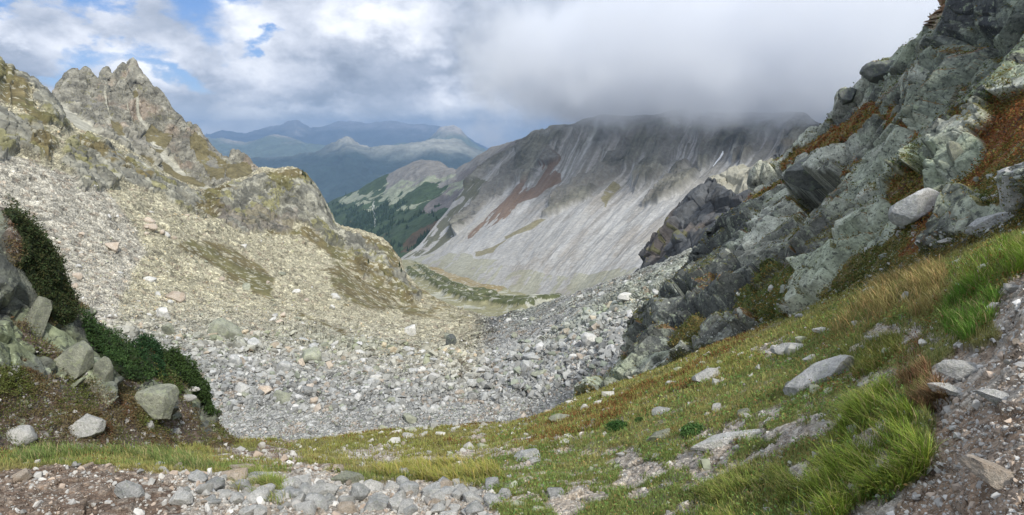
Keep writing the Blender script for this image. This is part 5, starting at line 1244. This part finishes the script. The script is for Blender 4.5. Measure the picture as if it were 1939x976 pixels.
def build_trees():
    s = S_flank; n = 5200
    p, nn, idx = sampler(s, FOREST.astype(float), n, 1500, 4200)
    h = rng.uniform(9, 19, n); K = 5; V = np.empty((n, K + 1, 3)); a = np.linspace(0, 2 * np.pi, K, endpoint=False)
    V[:, :K, 0] = p[:, None, 0] + np.cos(a) * (h * .22)[:, None] * rng.uniform(.7, 1.3, (n, K)); V[:, :K, 1] = p[:, None, 1] + np.sin(a) * (h * .22)[:, None]; V[:, :K, 2] = p[:, None, 2] + .5
    V[:, K] = p; V[:, K, 2] += h
    f = np.array([(i, (i + 1) % K, K) for i in range(K)]); Fc = (f[None] + (np.arange(n) * (K + 1))[:, None, None]).reshape(-1, 3)
    c = np.repeat(pick([(.020, .040, .022), (.028, .052, .024)], n)[:, None], K + 1, 1)
    tag(obj('forest', mesh_np('forest', V, Fc, M_needle, c, False)), 'dark green conifer forest on the flank down the valley', 'forest', None, 'stuff')
    rg = np.random.default_rng(8)
    spots = [(574, 331, 9), (580, 337, 8), (590, 348, 7), (608, 372, 7), (619, 394, 6), (700, 500, 8), (758, 505, 9), (762, 515, 8)]
    labs = ['dark little pine, uppermost on the rounded rim of the rock buttress', 'second dark little pine just below the uppermost one on the buttress rim', 'little pine where the buttress rim steepens', 'little pine alone half way down the buttress edge', 'lowest little pine on the buttress edge above the green spur',
            'small pine on the rocky knob of the green spur', 'small pine near the right end of the green spur', 'lowest small pine at the right end of the green spur']
    for (px, py, hp), lab in zip(spots, labs):
        p0, n_ = at(S_hill, px, py); h = hp * p0[1] / FPX * 1.25; q = tree_arrays(h, rg, 260)
        root = bpy.data.objects.new('pine_tree', None); COL.objects.link(root); root.location = p0; tag(root, lab, 'pine tree', 'little pines on the ridge')
        obj('crown', leaflets('crown', q, np.zeros_like(q) + [0, 0, .3], np.full(len(q), h * .075), pick([(.022, .042, .016), (.035, .06, .02)], len(q), rg), M_needle, 2), root)
        w = h * .02; st = [(w * math.cos(t), w * math.sin(t), z) for z in (-.3, h * .8) for t in (0, 1.57, 3.14, 4.71)]
        obj('trunk', mesh_np('trunk', st, [(0, 1, 5, 4), (1, 2, 6, 5), (2, 3, 7, 6), (3, 0, 4, 7)], M_needle, [(.09, .065, .045)] * 8), root)
def ribbon(name, s, pts, wpx, lift, col, mat):
    """a low mound of snow or a root lying on a sheet, closed and with thickness"""
    P0 = []; 
    for (px, py), w in zip(pts, wpx):
        p, n_ = at(s, px, py); d = p[1] / FPX; P0.append((p, n_, w * d))
    st = []; K = 8
    for i, (p, n_, w) in enumerate(P0):
        t = P0[min(i + 1, len(P0) - 1)][0] - P0[max(i - 1, 0)][0]; t = t / (np.linalg.norm(t) + 1e-9); sd_ = np.cross(t, n_); sd_ /= np.linalg.norm(sd_)
        for k in range(K):
            a = 2 * math.pi * k / K; st.append(p + sd_ * math.cos(a) * w * .5 + n_ * (math.sin(a) * lift * w + lift * w * .3))
    m = len(P0); fs = [(i * K + k, i * K + (k + 1) % K, (i + 1) * K + (k + 1) % K, (i + 1) * K + k) for i in range(m - 1) for k in range(K)]
    return obj(name, mesh_np(name, st, fs, mat, np.tile(C3(*col), (len(st), 1))))
def build_small():
    o = ribbon('snow_patch', S_R, [(1370, 285), (1367, 290), (1364, 295), (1360, 300), (1356, 305), (1352, 310), (1348, 314)], [1.5, 4, 5, 3.5, 3, 3, 1.5], .25, (.85, .87, .90), M_mid)
    tag(o, 'narrow white streak of old snow high on the dark mountain under the cloud', 'snow patch')
    o = ribbon('tree_root', S_O, [(318, 824), (330, 832), (342, 836), (352, 842), (362, 850), (371, 858)], [3, 3.5, 3, 3, 2.5, 1.5], .5, (.27, .23, .19), M_needle)
    tag(o, 'bare grey root lying over dark soil at the right end of the left outcrop', 'root')
build_grass(); build_herbs(); lum('grass'); build_heath(); build_junipers(); lum('juniper'); build_trees(); build_small(); lum('trees')

# ------------------------------------------------------------------ cloud on the mountain, haze in the valley air
def vol_mat(name, col, dens, aniso):
    m = bpy.data.materials.new(name); m.use_nodes = True; g = NT(m.node_tree); g.n.clear()
    v = g.add('ShaderNodeVolumePrincipled', ins={'Color': (*col, 1), 'Density': dens, 'Anisotropy': aniso})
    g.add('ShaderNodeOutputMaterial', ins={'Volume': v.outputs[0]}); return m
def build_cloud():
    V, Fc = ICO5[0].copy(), ICO5[1]
    V = np.sign(V) * np.abs(V) ** .8
    c = P(1370, 240, 1800); half = np.array([850, 1000, 250.])
    me = mesh_np('cloud', V * half, Fc, None); o = obj('cloud', me); o.location = (c[0], c[1], c[2] + 175)
    m = bpy.data.materials.new('cloud_vapour'); m.use_nodes = True; g = NT(m.node_tree); g.n.clear()
    co = g.add('ShaderNodeTexCoord').outputs['Object']
    q = g.vmath('MULTIPLY', co, tuple(1 / half)).outputs[0]
    r = g.vmath('LENGTH', q).outputs['Value']
    n = g.noise(co, 1 / 150., 7, .66)
    f = g.math('ADD', g.math('SUBTRACT', .92, r), g.math('MULTIPLY', g.math('SUBTRACT', n, .5), 1.35))
    d = g.math('MULTIPLY', g.rng(f, 0, .30), CLOUD_D)
    v = g.add('ShaderNodeVolumePrincipled', ins={'Color': (.905, .922, .955, 1), 'Density': d, 'Anisotropy': .0})
    g.add('ShaderNodeOutputMaterial', ins={'Volume': v.outputs[0]})
    me.materials.clear(); me.materials.append(m)
    tag(o, 'grey cloud bank swallowing the summit ridge of the scree mountain', 'cloud', None, 'stuff')
def build_haze():
    x = 33500.; z0, z1 = -2601., 640.
    v = [(a, b, c) for a in (-x, x) for b in (-x, x) for c in (z0, z1)]
    f = [(0, 1, 3, 2), (4, 6, 7, 5), (0, 4, 5, 1), (2, 3, 7, 6), (0, 2, 6, 4), (1, 5, 7, 3)]
    me = mesh_np('haze', v, f, vol_mat('haze_air', (.34, .50, .74), HAZE_D, .2), None, False)
    tag(obj('haze', me), 'thin blue haze filling the valley air', 'haze', None, 'stuff')
CLOUD_D = .0078; HAZE_D = 5.6e-5
build_cloud(); build_haze(); lum('done')
